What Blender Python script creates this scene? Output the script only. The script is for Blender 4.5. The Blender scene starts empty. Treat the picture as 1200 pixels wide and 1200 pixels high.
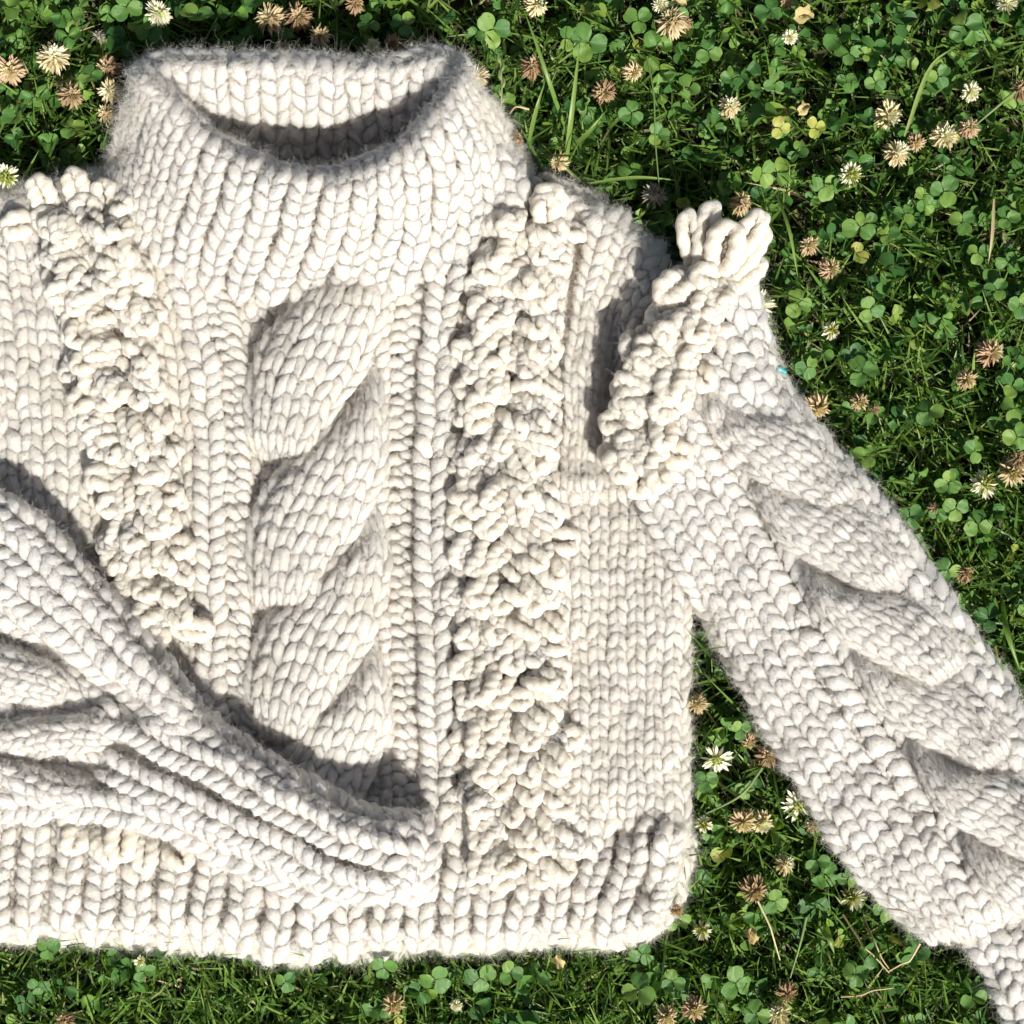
import bpy, math, random
import numpy as np
from mathutils import Vector, Matrix

# ------------------------------------------------------------------ camera, sky, sun, exposure
S = 0.00055            # metres per photograph pixel (0.66 m across the frame)
HC = 1640.0            # camera height in the same pixels (0.9 m)
rng = np.random.default_rng(7)
random.seed(7)
scene = bpy.context.scene
C = scene.collection

cam_d = bpy.data.cameras.new('camera')
cam = bpy.data.objects.new('camera', cam_d); C.objects.link(cam)
cam.location = (0, 0, HC * S)
cam_d.sensor_width = 36; cam_d.sensor_height = 36
cam_d.lens = 36 * HC / 1200.0
cam_d.clip_start = 0.01; cam_d.clip_end = 200
scene.camera = cam

EL = math.radians(47)
SUN = Vector((0.48 * math.cos(EL), -0.8773 * math.cos(EL), math.sin(EL)))   # towards the sun
world = bpy.data.worlds.new('World'); scene.world = world; world.use_nodes = True
wn = world.node_tree.nodes; wn.clear()
sky = wn.new('ShaderNodeTexSky'); sky.sky_type = 'NISHITA'; sky.sun_disc = False
sky.dust_density = 3.0; sky.ozone_density = .4; sky.sun_elevation = EL; sky.sun_rotation = math.atan2(SUN.x, SUN.y)
bg = wn.new('ShaderNodeBackground'); bg.inputs[1].default_value = 0.05
wo = wn.new('ShaderNodeOutputWorld')
world.node_tree.links.new(sky.outputs[0], bg.inputs[0]); world.node_tree.links.new(bg.outputs[0], wo.inputs[0])
sl = bpy.data.lights.new('sun', 'SUN'); sl.energy = 4.8; sl.angle = math.radians(0.55); sl.color = (1.0, 0.955, 0.88)
so = bpy.data.objects.new('sun', sl); C.objects.link(so)
so.rotation_euler = (-SUN).to_track_quat('-Z', 'Y').to_euler(); so.location = (0.5, -1, 1.5)
vs = scene.view_settings
vs.view_transform = 'Standard'; vs.look = 'None'; vs.gamma = 1; vs.use_curve_mapping = False
vs.exposure = 0.66
scene.cycles.max_bounces = 10; scene.cycles.diffuse_bounces = 7; scene.cycles.transmission_bounces = 4

# ------------------------------------------------------------------ helpers
def W(p):
    """photo pixel + height (pixels) -> metres; p (...,3)"""
    p = np.asarray(p, float)
    k = S * (HC - p[..., 2]) / HC
    return np.stack([(p[..., 0] - 600) * k, (600 - p[..., 1]) * k, p[..., 2] * S], -1)

def mk(name, V, F, mat, parent=None, uv=None, tint=None, smooth=True, link=True, kind=None, world_px=True):
    V = np.asarray(V, float); F = np.asarray(F, np.int32)
    me = bpy.data.meshes.new(name)
    n = F.shape[1]
    me.vertices.add(len(V)); me.vertices.foreach_set('co', (W(V) if world_px else V).astype(np.float32).ravel())
    me.loops.add(F.size); me.loops.foreach_set('vertex_index', F.ravel())
    me.polygons.add(len(F)); me.polygons.foreach_set('loop_start', np.arange(0, F.size, n, dtype=np.int32))
    me.update(calc_edges=True)
    me.polygons.foreach_set('use_smooth', np.full(len(F), smooth))
    if uv is not None:
        l = me.uv_layers.new(name='UVMap'); l.data.foreach_set('uv', np.asarray(uv, np.float32).ravel())
    if tint is not None:
        a = me.attributes.new('tint', 'FLOAT', 'POINT'); a.data.foreach_set('value', np.asarray(tint, np.float32))
    me.materials.append(mat)
    o = bpy.data.objects.new(name, me)
    if link: C.objects.link(o)
    if parent: o.parent = parent
    if kind: o['kind'] = kind
    return o

def crv(P, n):
    """resample a polyline of control points (Catmull-Rom) to n points, even arc length"""
    P = np.asarray(P, float)
    if len(P) == 2: d = P[0] + (P[1] - P[0]) * np.linspace(0, 1, 40)[:, None]
    else:
        Q = np.vstack([2 * P[0] - P[1], P, 2 * P[-1] - P[-2]]); d = []
        for i in range(len(P) - 1):
            t = np.linspace(0, 1, 16, endpoint=(i == len(P) - 2))[:, None]
            a, b, c, e = Q[i], Q[i + 1], Q[i + 2], Q[i + 3]
            d.append(.5 * (2 * b + (c - a) * t + (2 * a - 5 * b + 4 * c - e) * t * t + (-a + 3 * b - 3 * c + e) * t ** 3))
        d = np.vstack(d)
    s = np.r_[0, np.cumsum(np.linalg.norm(np.diff(d, axis=0), axis=1))]
    q = np.linspace(0, s[-1], n)
    return np.stack([np.interp(q, s, d[:, k]) for k in range(d.shape[1])], 1)

def ev(c, v):
    """evaluate a resampled curve at v (may run a little outside 0..1)"""
    n = len(c) - 1; f = np.asarray(v) * n
    i = np.clip(np.floor(f).astype(int), 0, n - 1); t = (f - i)[..., None]
    return c[i] * (1 - t) + c[i + 1] * t

def sdf(poly, p):
    """distance to a polygon's edge, positive inside; p (...,2)"""
    poly = np.asarray(poly, float); sh = p.shape[:-1]; p = p.reshape(-1, 2)
    best = np.full(len(p), 1e9); ins = np.zeros(len(p), bool)
    for a, b in zip(poly, np.roll(poly, -1, 0)):
        ab = b - a; t = np.clip(((p - a) @ ab) / (ab @ ab + 1e-9), 0, 1)
        best = np.minimum(best, np.hypot(*(p - a - t[:, None] * ab).T))
        c = (a[1] > p[:, 1]) != (b[1] > p[:, 1])
        with np.errstate(divide='ignore', invalid='ignore'):
            ins ^= c & (p[:, 0] < (b[0] - a[0]) * (p[:, 1] - a[1]) / (b[1] - a[1]) + a[0])
    return np.where(ins, best, -best).reshape(sh)

def wob(x, y, s=0):
    return (np.sin(x * .021 + y * .013 + s) + np.sin(x * -.017 + y * .029 + 1.7 * s) + .6 * np.sin(x * .055 + y * .047 + 2.3 * s)) / 2.6

def gauss(x, y, cx, cy, rx, ry, deg=0):
    a = math.radians(deg); dx = x - cx; dy = y - cy
    u = dx * math.cos(a) + dy * math.sin(a); v = -dx * math.sin(a) + dy * math.cos(a)
    return np.exp(-(u / rx) ** 2 - (v / ry) ** 2)

def smooth(e0, e1, x):
    t = np.clip((x - e0) / (e1 - e0), 0, 1); return t * t * (3 - 2 * t)

def rounded(poly, R, drop):
    def f(x, y):
        d = sdf(poly, np.stack([x, y], -1))
        t = 1 - np.clip(d, 0, R) / R
        return -drop * (1 - np.sqrt(np.clip(1 - t * t, 0, 1))) - np.clip(-d, 0, 40) * .7
    return f

# -------------------------------------------------- tubes of yarn
def refine(P, K):
    """(M,J,D) control points -> (M,K,D) by Catmull-Rom"""
    M, J, D = P.shape
    Q = np.concatenate([2 * P[:, :1] - P[:, 1:2], P, 2 * P[:, -1:] - P[:, -2:-1]], 1)
    f = np.linspace(0, J - 1, K); i = np.minimum(f.astype(int), J - 2); t = (f - i)[None, :, None]
    a, b, c, e = Q[:, i], Q[:, i + 1], Q[:, i + 2], Q[:, i + 3]
    return .5 * (2 * b + (c - a) * t + (2 * a - 5 * b + 4 * c - e) * t * t + (-a + 3 * b - 3 * c + e) * t ** 3)

def sweep(P, rad, R=8, amp=.1, pitch=9., lump=.05):
    """P (M,K,3) paths in px, rad (M,K). Soft two-ply yarn: the section turns along the tube."""
    M, K, _ = P.shape
    T = np.gradient(P, axis=1); T /= np.linalg.norm(T, axis=2, keepdims=True) + 1e-9
    N = np.zeros_like(P); up = np.array([0, 0, 1.])
    n = up - T[:, 0] * T[:, 0, 2:3]; bad = np.linalg.norm(n, axis=1) < .1
    n[bad] = np.array([1., 0, 0]); n /= np.linalg.norm(n, axis=1, keepdims=True)
    for k in range(K):
        n = n - (n * T[:, k]).sum(1, keepdims=True) * T[:, k]
        n /= np.linalg.norm(n, axis=1, keepdims=True) + 1e-9; N[:, k] = n
    B = np.cross(T, N)
    s = np.concatenate([np.zeros((M, 1)), np.cumsum(np.linalg.norm(np.diff(P, axis=1), axis=2), 1)], 1)
    th = math.pi + 2 * math.pi * np.arange(R) / R
    ph = rng.uniform(0, 6.28, (M, 1, 1))
    mod = 1 + amp * np.cos(2 * th[None, None] - 2 * math.pi * s[..., None] / pitch + ph) \
        + lump * np.sin(s[..., None] * .5 + 3 * ph + th)
    r = rad[..., None] * mod
    V = P[:, :, None] + r[..., None] * (np.cos(th)[None, None, :, None] * N[:, :, None] + np.sin(th)[None, None, :, None] * B[:, :, None])
    k, j = np.meshgrid(np.arange(K - 1), np.arange(R), indexing='ij'); j2 = (j + 1) % R
    F = np.stack([k * R + j, k * R + j2, (k + 1) * R + j2, (k + 1) * R + j], -1).reshape(-1, 4)
    F = (F[None] + (np.arange(M) * K * R)[:, None, None]).reshape(-1, 4)
    off = rng.uniform(0, 50, (M, 1))
    sv = s / 12. + off
    ju = np.broadcast_to(j / R, k.shape)
    u4 = np.stack([j / R, (j + 1) / R, (j + 1) / R, j / R], -1)[None].repeat(M, 0)
    v4 = np.stack([sv[:, k], sv[:, k], sv[:, k + 1], sv[:, k + 1]], -1)
    uv = np.stack([u4, v4], -1).reshape(-1, 2)
    return V.reshape(-1, 3), F, uv

FUZZ = []          # samples of yarn surface: (points px, axis points px)
def yarn(name, P, rad, mat, parent, R=8, amp=.1, pitch=9., kind=None, fuzz=1.0):
    V, F, uv = sweep(P, rad, R, amp, pitch)
    M, K, _ = P.shape
    n = int(M * 60 * fuzz)
    if n:
        m = rng.integers(0, M, n); k = rng.integers(1, K - 1, n); j = rng.integers(0, R, n)
        v = V.reshape(M, K, R, 3)[m, k, j]; FUZZ.append((v, v - P[m, k]))
    return mk(name, V, F, mat, parent, uv, kind=kind)

def strip_paths(L, Rr, zf, kind='knit', rows=None, pitch=16, zoff=0., spread=1., thick=1., v0=0., v1=1., cull=None, seed=0, zfun=None):
    """yarn lobes of one knitted column between boundary curves L and Rr"""
    L = crv(L, 60) if len(L) != 60 else L; Rr = crv(Rr, 60) if len(Rr) != 60 else Rr
    mid = (L + Rr) / 2
    ln = np.linalg.norm(np.diff(mid, axis=0), axis=1).sum()
    if rows is None: rows = max(2, int(round(ln * (v1 - v0) / pitch)))
    v = v0 + (np.arange(rows) + .5) / rows * (v1 - v0); dv = (v1 - v0) / rows
    step = ln * dv
    if kind == 'knit':
        sets = []
        for sgn in (-1, 1):
            a = np.array([.05, .13, .25, .345, .31]) * spread * sgn
            b = np.array([.95, .62, .12, -.42, -.85])
            z = np.array([-.42, .0, .30, .12, -.45])
            sets.append((a, b, z))
        rr = np.array([.4, .88, 1.0, .95, .45])
    else:
        sets = [(np.array([-.58, -.42, -.2, .04, .16]), np.array([.50, .06, -.18, .02, .45]), np.array([-.45, .12, .32, .12, -.45])),
                (np.array([-.14, -.03, .22, .43, .58]), np.array([.95, .56, .32, .54, .98]) , np.array([-.45, .12, .32, .12, -.45]))]
        rr = np.array([.5, .95, 1.05, .95, .5])
    out = []; rad = []
    for a, b, z in sets:
        n = len(v)
        ja = rng.normal(0, .018, (n, 5)) + rng.normal(0, .03, (n, 1)); jb = rng.normal(0, .07, (n, 1)) + rng.normal(0, .03, (n, 5))
        jz = rng.normal(0, .9, (n, 1))
        vv = v[:, None] + (b[None] + jb) * dv
        A = a[None] + ja
        lp = ev(L, vv); rp = ev(Rr, vv)
        w = np.linalg.norm(rp - lp, axis=2)
        p = lp * (.5 - A)[..., None] + rp * (.5 + A)[..., None]
        x, y = p[..., 0], p[..., 1]
        x, y = x + 2.6 * wob(x * 2.2, y * 2.2, seed + 1) + .7 * wob(x * 5.1, y * 4.3, seed + 2), y + 2.6 * wob(x * 2.2, y * 2.2, seed + 5) + .7 * wob(x * 4.7, y * 5.3, seed + 7)
        zz = zf(x, y) + zoff + jz + 2.5 * wob(x * 3.1, y * 2.7, seed + 3) + z[None] * w.clip(16, 36) * .43
        if zfun is not None: zz = zz + zfun(vv, A)
        if kind == 'knit': r0 = np.minimum(w * .285, step * .58) * thick
        else: r0 = np.minimum(w * .25, step * .46) * thick
        r0 = np.maximum(r0, 4.4)
        ra = r0 * rr[None] * (1 + rng.normal(0, .07, (n, 1))) * (1 + rng.normal(0, .035, (n, 5))) * (1 + .08 * wob(x * 3, y * 3, 5))
        pts = np.stack([x, y, zz, ra], -1)
        if cull is not None:
            keep = ~cull(x[:, 2], y[:, 2]); pts = pts[keep]
        out.append(pts)
    return np.concatenate(out)

def build_strip(name, parent, mat, pts, R=8, K=8, amp=.10, kind='stuff', fuzz=1.):
    if len(pts) == 0: return None
    Q = refine(pts, K)
    return yarn(name, Q[..., :3], Q[..., 3], mat, parent, R, amp, 9., kind, fuzz)

def panel(name, parent, mat, guides, us, ncol, zf, pattern=None, **kw):
    """columns between several guide curves; pattern = list of (u0,u1,kind,zoff)"""
    G = np.stack([crv(g, 60) for g in guides]); us = np.asarray(us, float)
    def at(u):
        i = int(np.clip(np.searchsorted(us, u) - 1, 0, len(us) - 2)); t = (u - us[i]) / (us[i + 1] - us[i])
        return G[i] * (1 - t) + G[i + 1] * t
    if pattern is None: pattern = [(c / ncol, (c + 1) / ncol, 'knit', 0.) for c in range(ncol)]
    mid = at((us[0] + us[-1]) / 2); ln = np.linalg.norm(np.diff(mid, axis=0), axis=1).sum()
    pitch = kw.pop('pitch', 16); rows = kw.pop('rows', None) or max(2, int(round(ln * (kw.get('v1', 1) - kw.get('v0', 0)) / pitch)))
    umod = kw.pop('umod', None)
    for (u0, u1, kind, zo) in pattern:
        f = None
        if umod is not None:
            f = (lambda uu0, uu1: (lambda vv, A: umod(uu0 + (uu1 - uu0) * (A + .5), vv)))(u0, u1)
        pts = strip_paths(at(u0), at(u1), zf, kind, rows=rows, zoff=zo, zfun=f, **kw)
        build_strip({'knit': 'knit_column', 'purl': 'purl_column'}[kind] if name is None else name, parent, mat, pts)

def sheet(name, parent, mat, poly, zf, step=7, sink=9., skirt=16.):
    """the fabric under the stitches, clipped to the polygon, with an underside"""
    poly = np.asarray(poly, float)
    x0, y0 = poly.min(0) - step; x1, y1 = poly.max(0) + step
    xs = np.arange(x0, x1, step); ys = np.arange(y0, y1, step)
    X, Y = np.meshgrid(xs, ys); d = sdf(poly, np.stack([X, Y], -1))
    ok = d > 2
    # pull the border vertices
    Z = zf(X, Y) - sink
    idx = -np.ones(X.shape, int); idx[ok] = np.arange(ok.sum())
    V = np.stack([X[ok], Y[ok], Z[ok]], 1)
    q = ok[:-1, :-1] & ok[1:, :-1] & ok[:-1, 1:] & ok[1:, 1:]
    i, j = np.nonzero(q)
    F = np.stack([idx[i, j], idx[i + 1, j], idx[i + 1, j + 1], idx[i, j + 1]], 1)
    n = len(V); V2 = V.copy(); V2[:, 2] -= skirt
    E = {}
    for f in F:
        for a, b in zip(f, np.roll(f, -1)):
            if (b, a) in E: del E[(b, a)]
            else: E[(a, b)] = 1
    SK = np.array([(b, a, a + n, b + n) for a, b in E], int)
    F = np.vstack([F, F[:, ::-1] + n, SK])
    return mk(name, np.vstack([V, V2]), F, mat, parent)

# ------------------------------------------------------------------ materials
def nodes(name):
    m = bpy.data.materials.new(name); m.use_nodes = True
    nt = m.node_tree; nt.nodes.clear()
    out = nt.nodes.new('ShaderNodeOutputMaterial')
    def N(t, **k):
        n = nt.nodes.new(t)
        for a, b in k.items(): setattr(n, a, b)
        return n
    return m, nt, out, N, nt.links.new

def ramp(N, stops):
    r = N('ShaderNodeValToRGB'); e = r.color_ramp.elements
    e[0].position, e[0].color = stops[0][0], (*stops[0][1], 1)
    e[1].position, e[1].color = stops[-1][0], (*stops[-1][1], 1)
    for p, c in stops[1:-1]:
        q = e.new(p); q.color = (*c, 1)
    return r

def wool(name, col, col2, bump=.9):
    m, nt, out, N, L = nodes(name)
    p = N('ShaderNodeBsdfPrincipled'); p.inputs['Roughness'].default_value = .88
    p.inputs['Specular IOR Level'].default_value = .18
    p.inputs['Sheen Weight'].default_value = .22; p.inputs['Sheen Roughness'].default_value = .5
    p.inputs['Subsurface Weight'].default_value = .85; p.inputs['Subsurface Radius'].default_value = (1, .95, .90); p.inputs['Subsurface Scale'].default_value = .006
    uv = N('ShaderNodeUVMap'); mp = N('ShaderNodeMapping')
    # fibres: long along the yarn, slanting round it with the twist
    sx = N('ShaderNodeSeparateXYZ'); L(uv.outputs[0], sx.inputs[0])
    ad = N('ShaderNodeMath', operation='MULTIPLY_ADD'); ad.inputs[1].default_value = .45
    L(sx.outputs[1], ad.inputs[0]); L(sx.outputs[0], ad.inputs[2])
    cx = N('ShaderNodeCombineXYZ'); L(ad.outputs[0], cx.inputs[0]); L(sx.outputs[1], cx.inputs[1])
    mp.inputs['Scale'].default_value = (16, 1.3, 1); L(cx.outputs[0], mp.inputs[0])
    nz = N('ShaderNodeTexNoise'); nz.inputs['Scale'].default_value = 1.6; nz.inputs['Detail'].default_value = 5; nz.inputs['Roughness'].default_value = .65
    L(mp.outputs[0], nz.inputs[0])
    tc = N('ShaderNodeTexCoord')
    n2 = N('ShaderNodeTexNoise'); n2.inputs['Scale'].default_value = 38; n2.inputs['Detail'].default_value = 4
    L(tc.outputs['Object'], n2.inputs[0])
    r = ramp(N, [(.3, col2), (.62, col)]); L(n2.outputs[0], r.inputs[0])
    mx = N('ShaderNodeMix', data_type='RGBA', blend_type='MULTIPLY'); mx.inputs[0].default_value = .35
    r2 = ramp(N, [(.25, (.80, .77, .72)), (.6, (1, 1, 1))]); L(nz.outputs[0], r2.inputs[0])
    L(r.outputs[0], mx.inputs[6]); L(r2.outputs[0], mx.inputs[7]); L(mx.outputs[2], p.inputs['Base Color'])
    b = N('ShaderNodeBump'); b.inputs['Strength'].default_value = bump; b.inputs['Distance'].default_value = .003
    L(nz.outputs[0], b.inputs['Height'])
    n3 = N('ShaderNodeTexNoise'); n3.inputs['Scale'].default_value = 900; n3.inputs['Detail'].default_value = 3
    L(tc.outputs['Object'], n3.inputs[0])
    b2 = N('ShaderNodeBump'); b2.inputs['Strength'].default_value = .8; b2.inputs['Distance'].default_value = .0012
    L(n3.outputs[0], b2.inputs['Height']); L(b.outputs[0], b2.inputs['Normal']); L(b2.outputs[0], p.inputs['Normal'])
    tr = N('ShaderNodeBsdfTranslucent'); tr.inputs[0].default_value = (*[c * .95 for c in col2], 1)
    ms = N('ShaderNodeMixShader'); ms.inputs[0].default_value = .2
    L(p.outputs[0], ms.inputs[1]); L(tr.outputs[0], ms.inputs[2]); L(ms.outputs[0], out.inputs[0])
    return m

WOOL = wool('cream_wool', (.905, .862, .79), (.88, .82, .725))
WOOL_S = wool('white_wool', (.90, .87, .82), (.88, .835, .775))
WOOL_L = wool('loop_wool', (.915, .865, .765), (.90, .82, .69), .9)
WOOL_C = wool('collar_wool', (.90, .865, .81), (.87, .82, .745))

def fuzz_mat():
    m, nt, out, N, L = nodes('wool_fibre')
    p = N('ShaderNodeBsdfPrincipled'); p.inputs['Base Color'].default_value = (.92, .89, .83, 1); p.inputs['Roughness'].default_value = .7
    tr = N('ShaderNodeBsdfTranslucent'); tr.inputs[0].default_value = (.92, .89, .83, 1)
    ms = N('ShaderNodeMixShader'); ms.inputs[0].default_value = .55
    L(p.outputs[0], ms.inputs[1]); L(tr.outputs[0], ms.inputs[2]); L(ms.outputs[0], out.inputs[0])
    return m
FIB = fuzz_mat()

def leaf(name, cols, use_tint=True, trans=.26, rough=.42, rib=None):
    """cols: ramp stops over a per-leaf tint"""
    m, nt, out, N, L = nodes(name)
    p = N('ShaderNodeBsdfPrincipled'); p.inputs['Roughness'].default_value = rough
    p.inputs['Specular IOR Level'].default_value = .36
    r = ramp(N, cols)
    if use_tint:
        a = N('ShaderNodeAttribute', attribute_name='tint'); src = a.outputs['Fac']
    else:
        a = N('ShaderNodeObjectInfo'); src = a.outputs['Random']
    tc = N('ShaderNodeTexCoord'); nz = N('ShaderNodeTexNoise'); nz.inputs['Scale'].default_value = 160; nz.inputs['Detail'].default_value = 3
    L(tc.outputs['Object'], nz.inputs[0])
    ma = N('ShaderNodeMath', operation='MULTIPLY_ADD'); ma.inputs[1].default_value = .28; L(nz.outputs[0], ma.inputs[0])
    sb = N('ShaderNodeMath', operation='SUBTRACT'); sb.inputs[1].default_value = .14; L(src, sb.inputs[0]); L(sb.outputs[0], ma.inputs[2])
    L(ma.outputs[0], r.inputs[0]); col = r.outputs[0]
    if rib:
        uv = N('ShaderNodeUVMap'); sx = N('ShaderNodeSeparateXYZ'); L(uv.outputs[0], sx.inputs[0])
        ab = N('ShaderNodeMath', operation='ABSOLUTE'); L(sx.outputs[1], ab.inputs[0])
        # veins: fine oblique lines, pale midrib
        wv = N('ShaderNodeTexWave'); wv.inputs['Scale'].default_value = 3.2; wv.inputs['Distortion'].default_value = 1
        c2 = N('ShaderNodeCombineXYZ'); s2 = N('ShaderNodeMath', operation='MULTIPLY_ADD'); s2.inputs[1].default_value = -1.1
        L(ab.outputs[0], s2.inputs[0]); L(sx.outputs[0], s2.inputs[2]); L(s2.outputs[0], c2.inputs[0]); L(c2.outputs[0], wv.inputs[0])
        rr = ramp(N, [(0., (1, 1, 1)), (.07, (0, 0, 0))]); L(ab.outputs[0], rr.inputs[0])
        mx = N('ShaderNodeMix', data_type='RGBA'); mx.inputs[7].default_value = (*rib, 1); L(col, mx.inputs[6])
        mm = N('ShaderNodeMath', operation='MULTIPLY'); mm.inputs[1].default_value = .45; L(rr.outputs[0], mm.inputs[0]); L(mm.outputs[0], mx.inputs[0])
        col = mx.outputs[2]
        bp = N('ShaderNodeBump'); bp.inputs['Strength'].default_value = .25; bp.inputs['Distance'].default_value = .0006
        L(wv.outputs[0], bp.inputs['Height']); L(bp.outputs[0], p.inputs['Normal'])
    L(col, p.inputs['Base Color'])
    tr = N('ShaderNodeBsdfTranslucent'); hs = N('ShaderNodeMix', data_type='RGBA', blend_type='MULTIPLY'); hs.inputs[0].default_value = 1
    hs.inputs[7].default_value = (1.35, 1.4, .6, 1); L(col, hs.inputs[6]); L(hs.outputs[2], tr.inputs[0])
    ms = N('ShaderNodeMixShader'); ms.inputs[0].default_value = trans
    L(p.outputs[0], ms.inputs[1]); L(tr.outputs[0], ms.inputs[2]); L(ms.outputs[0], out.inputs[0])
    return m

CL = [(0., (.03, .09, .026)), (.32, (.058, .155, .036)), (.66, (.10, .215, .045)), (.9, (.19, .30, .055)), (1., (.30, .30, .07))]
CLOVER_T = leaf('clover_leaf_mass', CL, True, rib=(.14, .22, .09))
CLOVER_O = leaf('clover_leaf', [(0, CL[1][1]), (.6, CL[2][1]), (1, CL[3][1])], False, rib=(.14, .22, .09))
CLOVER_Y = leaf('clover_leaf_yellow', [(0, (.30, .36, .06)), (1, (.38, .38, .09))], False, rib=(.3, .32, .12))
GRASS = leaf('grass_blade', [(0., (.035, .09, .018)), (.5, (.105, .20, .036)), (.85, (.20, .29, .07)), (.92, (.40, .36, .19)), (1., (.42, .32, .18))], True, .3, .38)
THATCH = leaf('thatch', [(0., (.03, .055, .015)), (.5, (.07, .06, .03)), (1., (.20, .16, .09))], True, .1, .7)
STEM = leaf('green_stem', [(0, (.10, .17, .045)), (1, (.17, .22, .08))], False, .1, .5)
STRAW = leaf('straw', [(0, (.40, .30, .16)), (1, (.52, .44, .26))], False, .1, .6)
P_WHITE = leaf('petal_white', [(0, (.66, .64, .50)), (1, (.80, .78, .68))], False, .25, .6)
P_CREAM = leaf('petal_cream', [(0, (.52, .45, .28)), (1, (.66, .57, .38))], False, .25, .65)
P_TAN = leaf('petal_tan', [(0, (.42, .31, .17)), (1, (.56, .45, .28))], False, .2, .7)
P_BROWN = leaf('petal_brown', [(0, (.24, .15, .08)), (1, (.36, .26, .15))], False, .15, .75)
P_PINK = leaf('petal_pink', [(0, (.38, .24, .15)), (1, (.50, .36, .24))], False, .2, .7)
P_GREEN = leaf('floret_green', [(0, (.28, .33, .08)), (1, (.42, .42, .14))], False, .2, .6)
P_GREY = leaf('seed_grey', [(0, (.22, .20, .16)), (1, (.3, .27, .22))], False, .1, .7)
DEAD = leaf('dead_leaf', [(0, (.38, .29, .11)), (1, (.48, .40, .19))], False, .2, .6)

def ground_mat():
    m, nt, out, N, L = nodes('soil')
    p = N('ShaderNodeBsdfPrincipled'); p.inputs['Roughness'].default_value = 1
    tc = N('ShaderNodeTexCoord'); nz = N('ShaderNodeTexNoise'); nz.inputs['Scale'].default_value = 60; nz.inputs['Detail'].default_value = 8
    L(tc.outputs['Object'], nz.inputs[0])
    r = ramp(N, [(.35, (.018, .014, .009)), (.6, (.035, .035, .016)), (.75, (.07, .05, .03))]); L(nz.outputs[0], r.inputs[0]); L(r.outputs[0], p.inputs['Base Color'])
    b = N('ShaderNodeBump'); b.inputs['Distance'].default_value = .004; L(nz.outputs[0], b.inputs['Height']); L(b.outputs[0], p.inputs['Normal'])
    L(p.outputs[0], out.inputs[0]); return m
def plastic():
    m, nt, out, N, L = nodes('teal_plastic')
    p = N('ShaderNodeBsdfPrincipled'); p.inputs['Base Color'].default_value = (.01, .30, .34, 1); p.inputs['Roughness'].default_value = .25
    L(p.outputs[0], out.inputs[0]); return m

def empty(name, loc, label, cat, group=None):
    o = bpy.data.objects.new(name, None); C.objects.link(o); o.location = loc; o.empty_display_size = .01
    o['label'] = label; o['category'] = cat
    if group: o['group'] = group
    return o

# ------------------------------------------------------------------ ground
gp = np.array([[-30, -30, 0], [30, -30, 0], [30, 30, 0], [-30, 30, 0.]])
g = mk('ground', gp, [[0, 1, 2, 3]], ground_mat(), world_px=False); g['kind'] = 'structure'

# ------------------------------------------------------------------ outlines in the photograph (pixels)
BODY = [(-120, 232), (0, 226), (60, 212), (135, 200), (175, 150), (540, 120), (590, 178), (640, 208), (700, 240), (765, 292), (790, 330),
        (800, 420), (812, 560), (809, 705), (806, 820), (807, 940), (803, 1010), (792, 1062), (765, 1092), (720, 1106), (640, 1100), (560, 1112), (500, 1108), (420, 1110),
        (345, 1124), (290, 1110), (230, 1100), (130, 1098), (60, 1092), (0, 1099), (-120, 1100)]
COLLAR = [(165, 82), (180, 96), (205, 120), (240, 158), (285, 185), (335, 203), (395, 207), (440, 192), (480, 165), (515, 125), (535, 92), (548, 88),
          (562, 120), (582, 170), (645, 215), (640, 260), (560, 300), (480, 345), (400, 362), (330, 360), (250, 345), (185, 315), (150, 260), (130, 210), (132, 175), (150, 130)]
LINING = [(172, 80), (185, 70), (260, 70), (350, 76), (440, 76), (480, 66), (520, 66), (545, 84), (560, 120), (520, 170), (440, 230), (340, 240), (230, 200), (170, 120)]
SLEEVE = [(800, 300), (850, 282), (888, 330), (893, 395), (902, 432), (916, 458), (940, 487), (962, 514), (1003, 560), (1045, 610), (1075, 660), (1115, 712), (1155, 768), (1185, 820), (1215, 870),
          (1260, 960), (1290, 1080), (1200, 1085), (1150, 1104), (1088, 1106), (1050, 1068), (1003, 1030), (965, 985), (938, 930), (909, 883), (878, 826), (852, 772), (822, 716),
          (780, 690), (740, 620), (715, 560), (722, 500), (735, 420), (765, 350)]
CUFF = [(1120, 1085), (1220, 1075), (1280, 1240), (1192, 1240), (1178, 1190), (1160, 1145), (1140, 1112)]
FOLD = [(-120, 520), (-40, 560), (0, 578), (35, 598), (68, 628), (98, 668), (135, 708), (180, 760), (212, 805), (228, 836), (262, 858), (300, 882), (345, 905), (395, 938), (440, 955), (490, 957),
        (508, 985), (506, 1020), (490, 1048), (455, 1062), (400, 1055), (345, 1040), (285, 1018), (215, 985), (150, 975), (80, 960), (0, 966), (-120, 968)]

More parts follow.
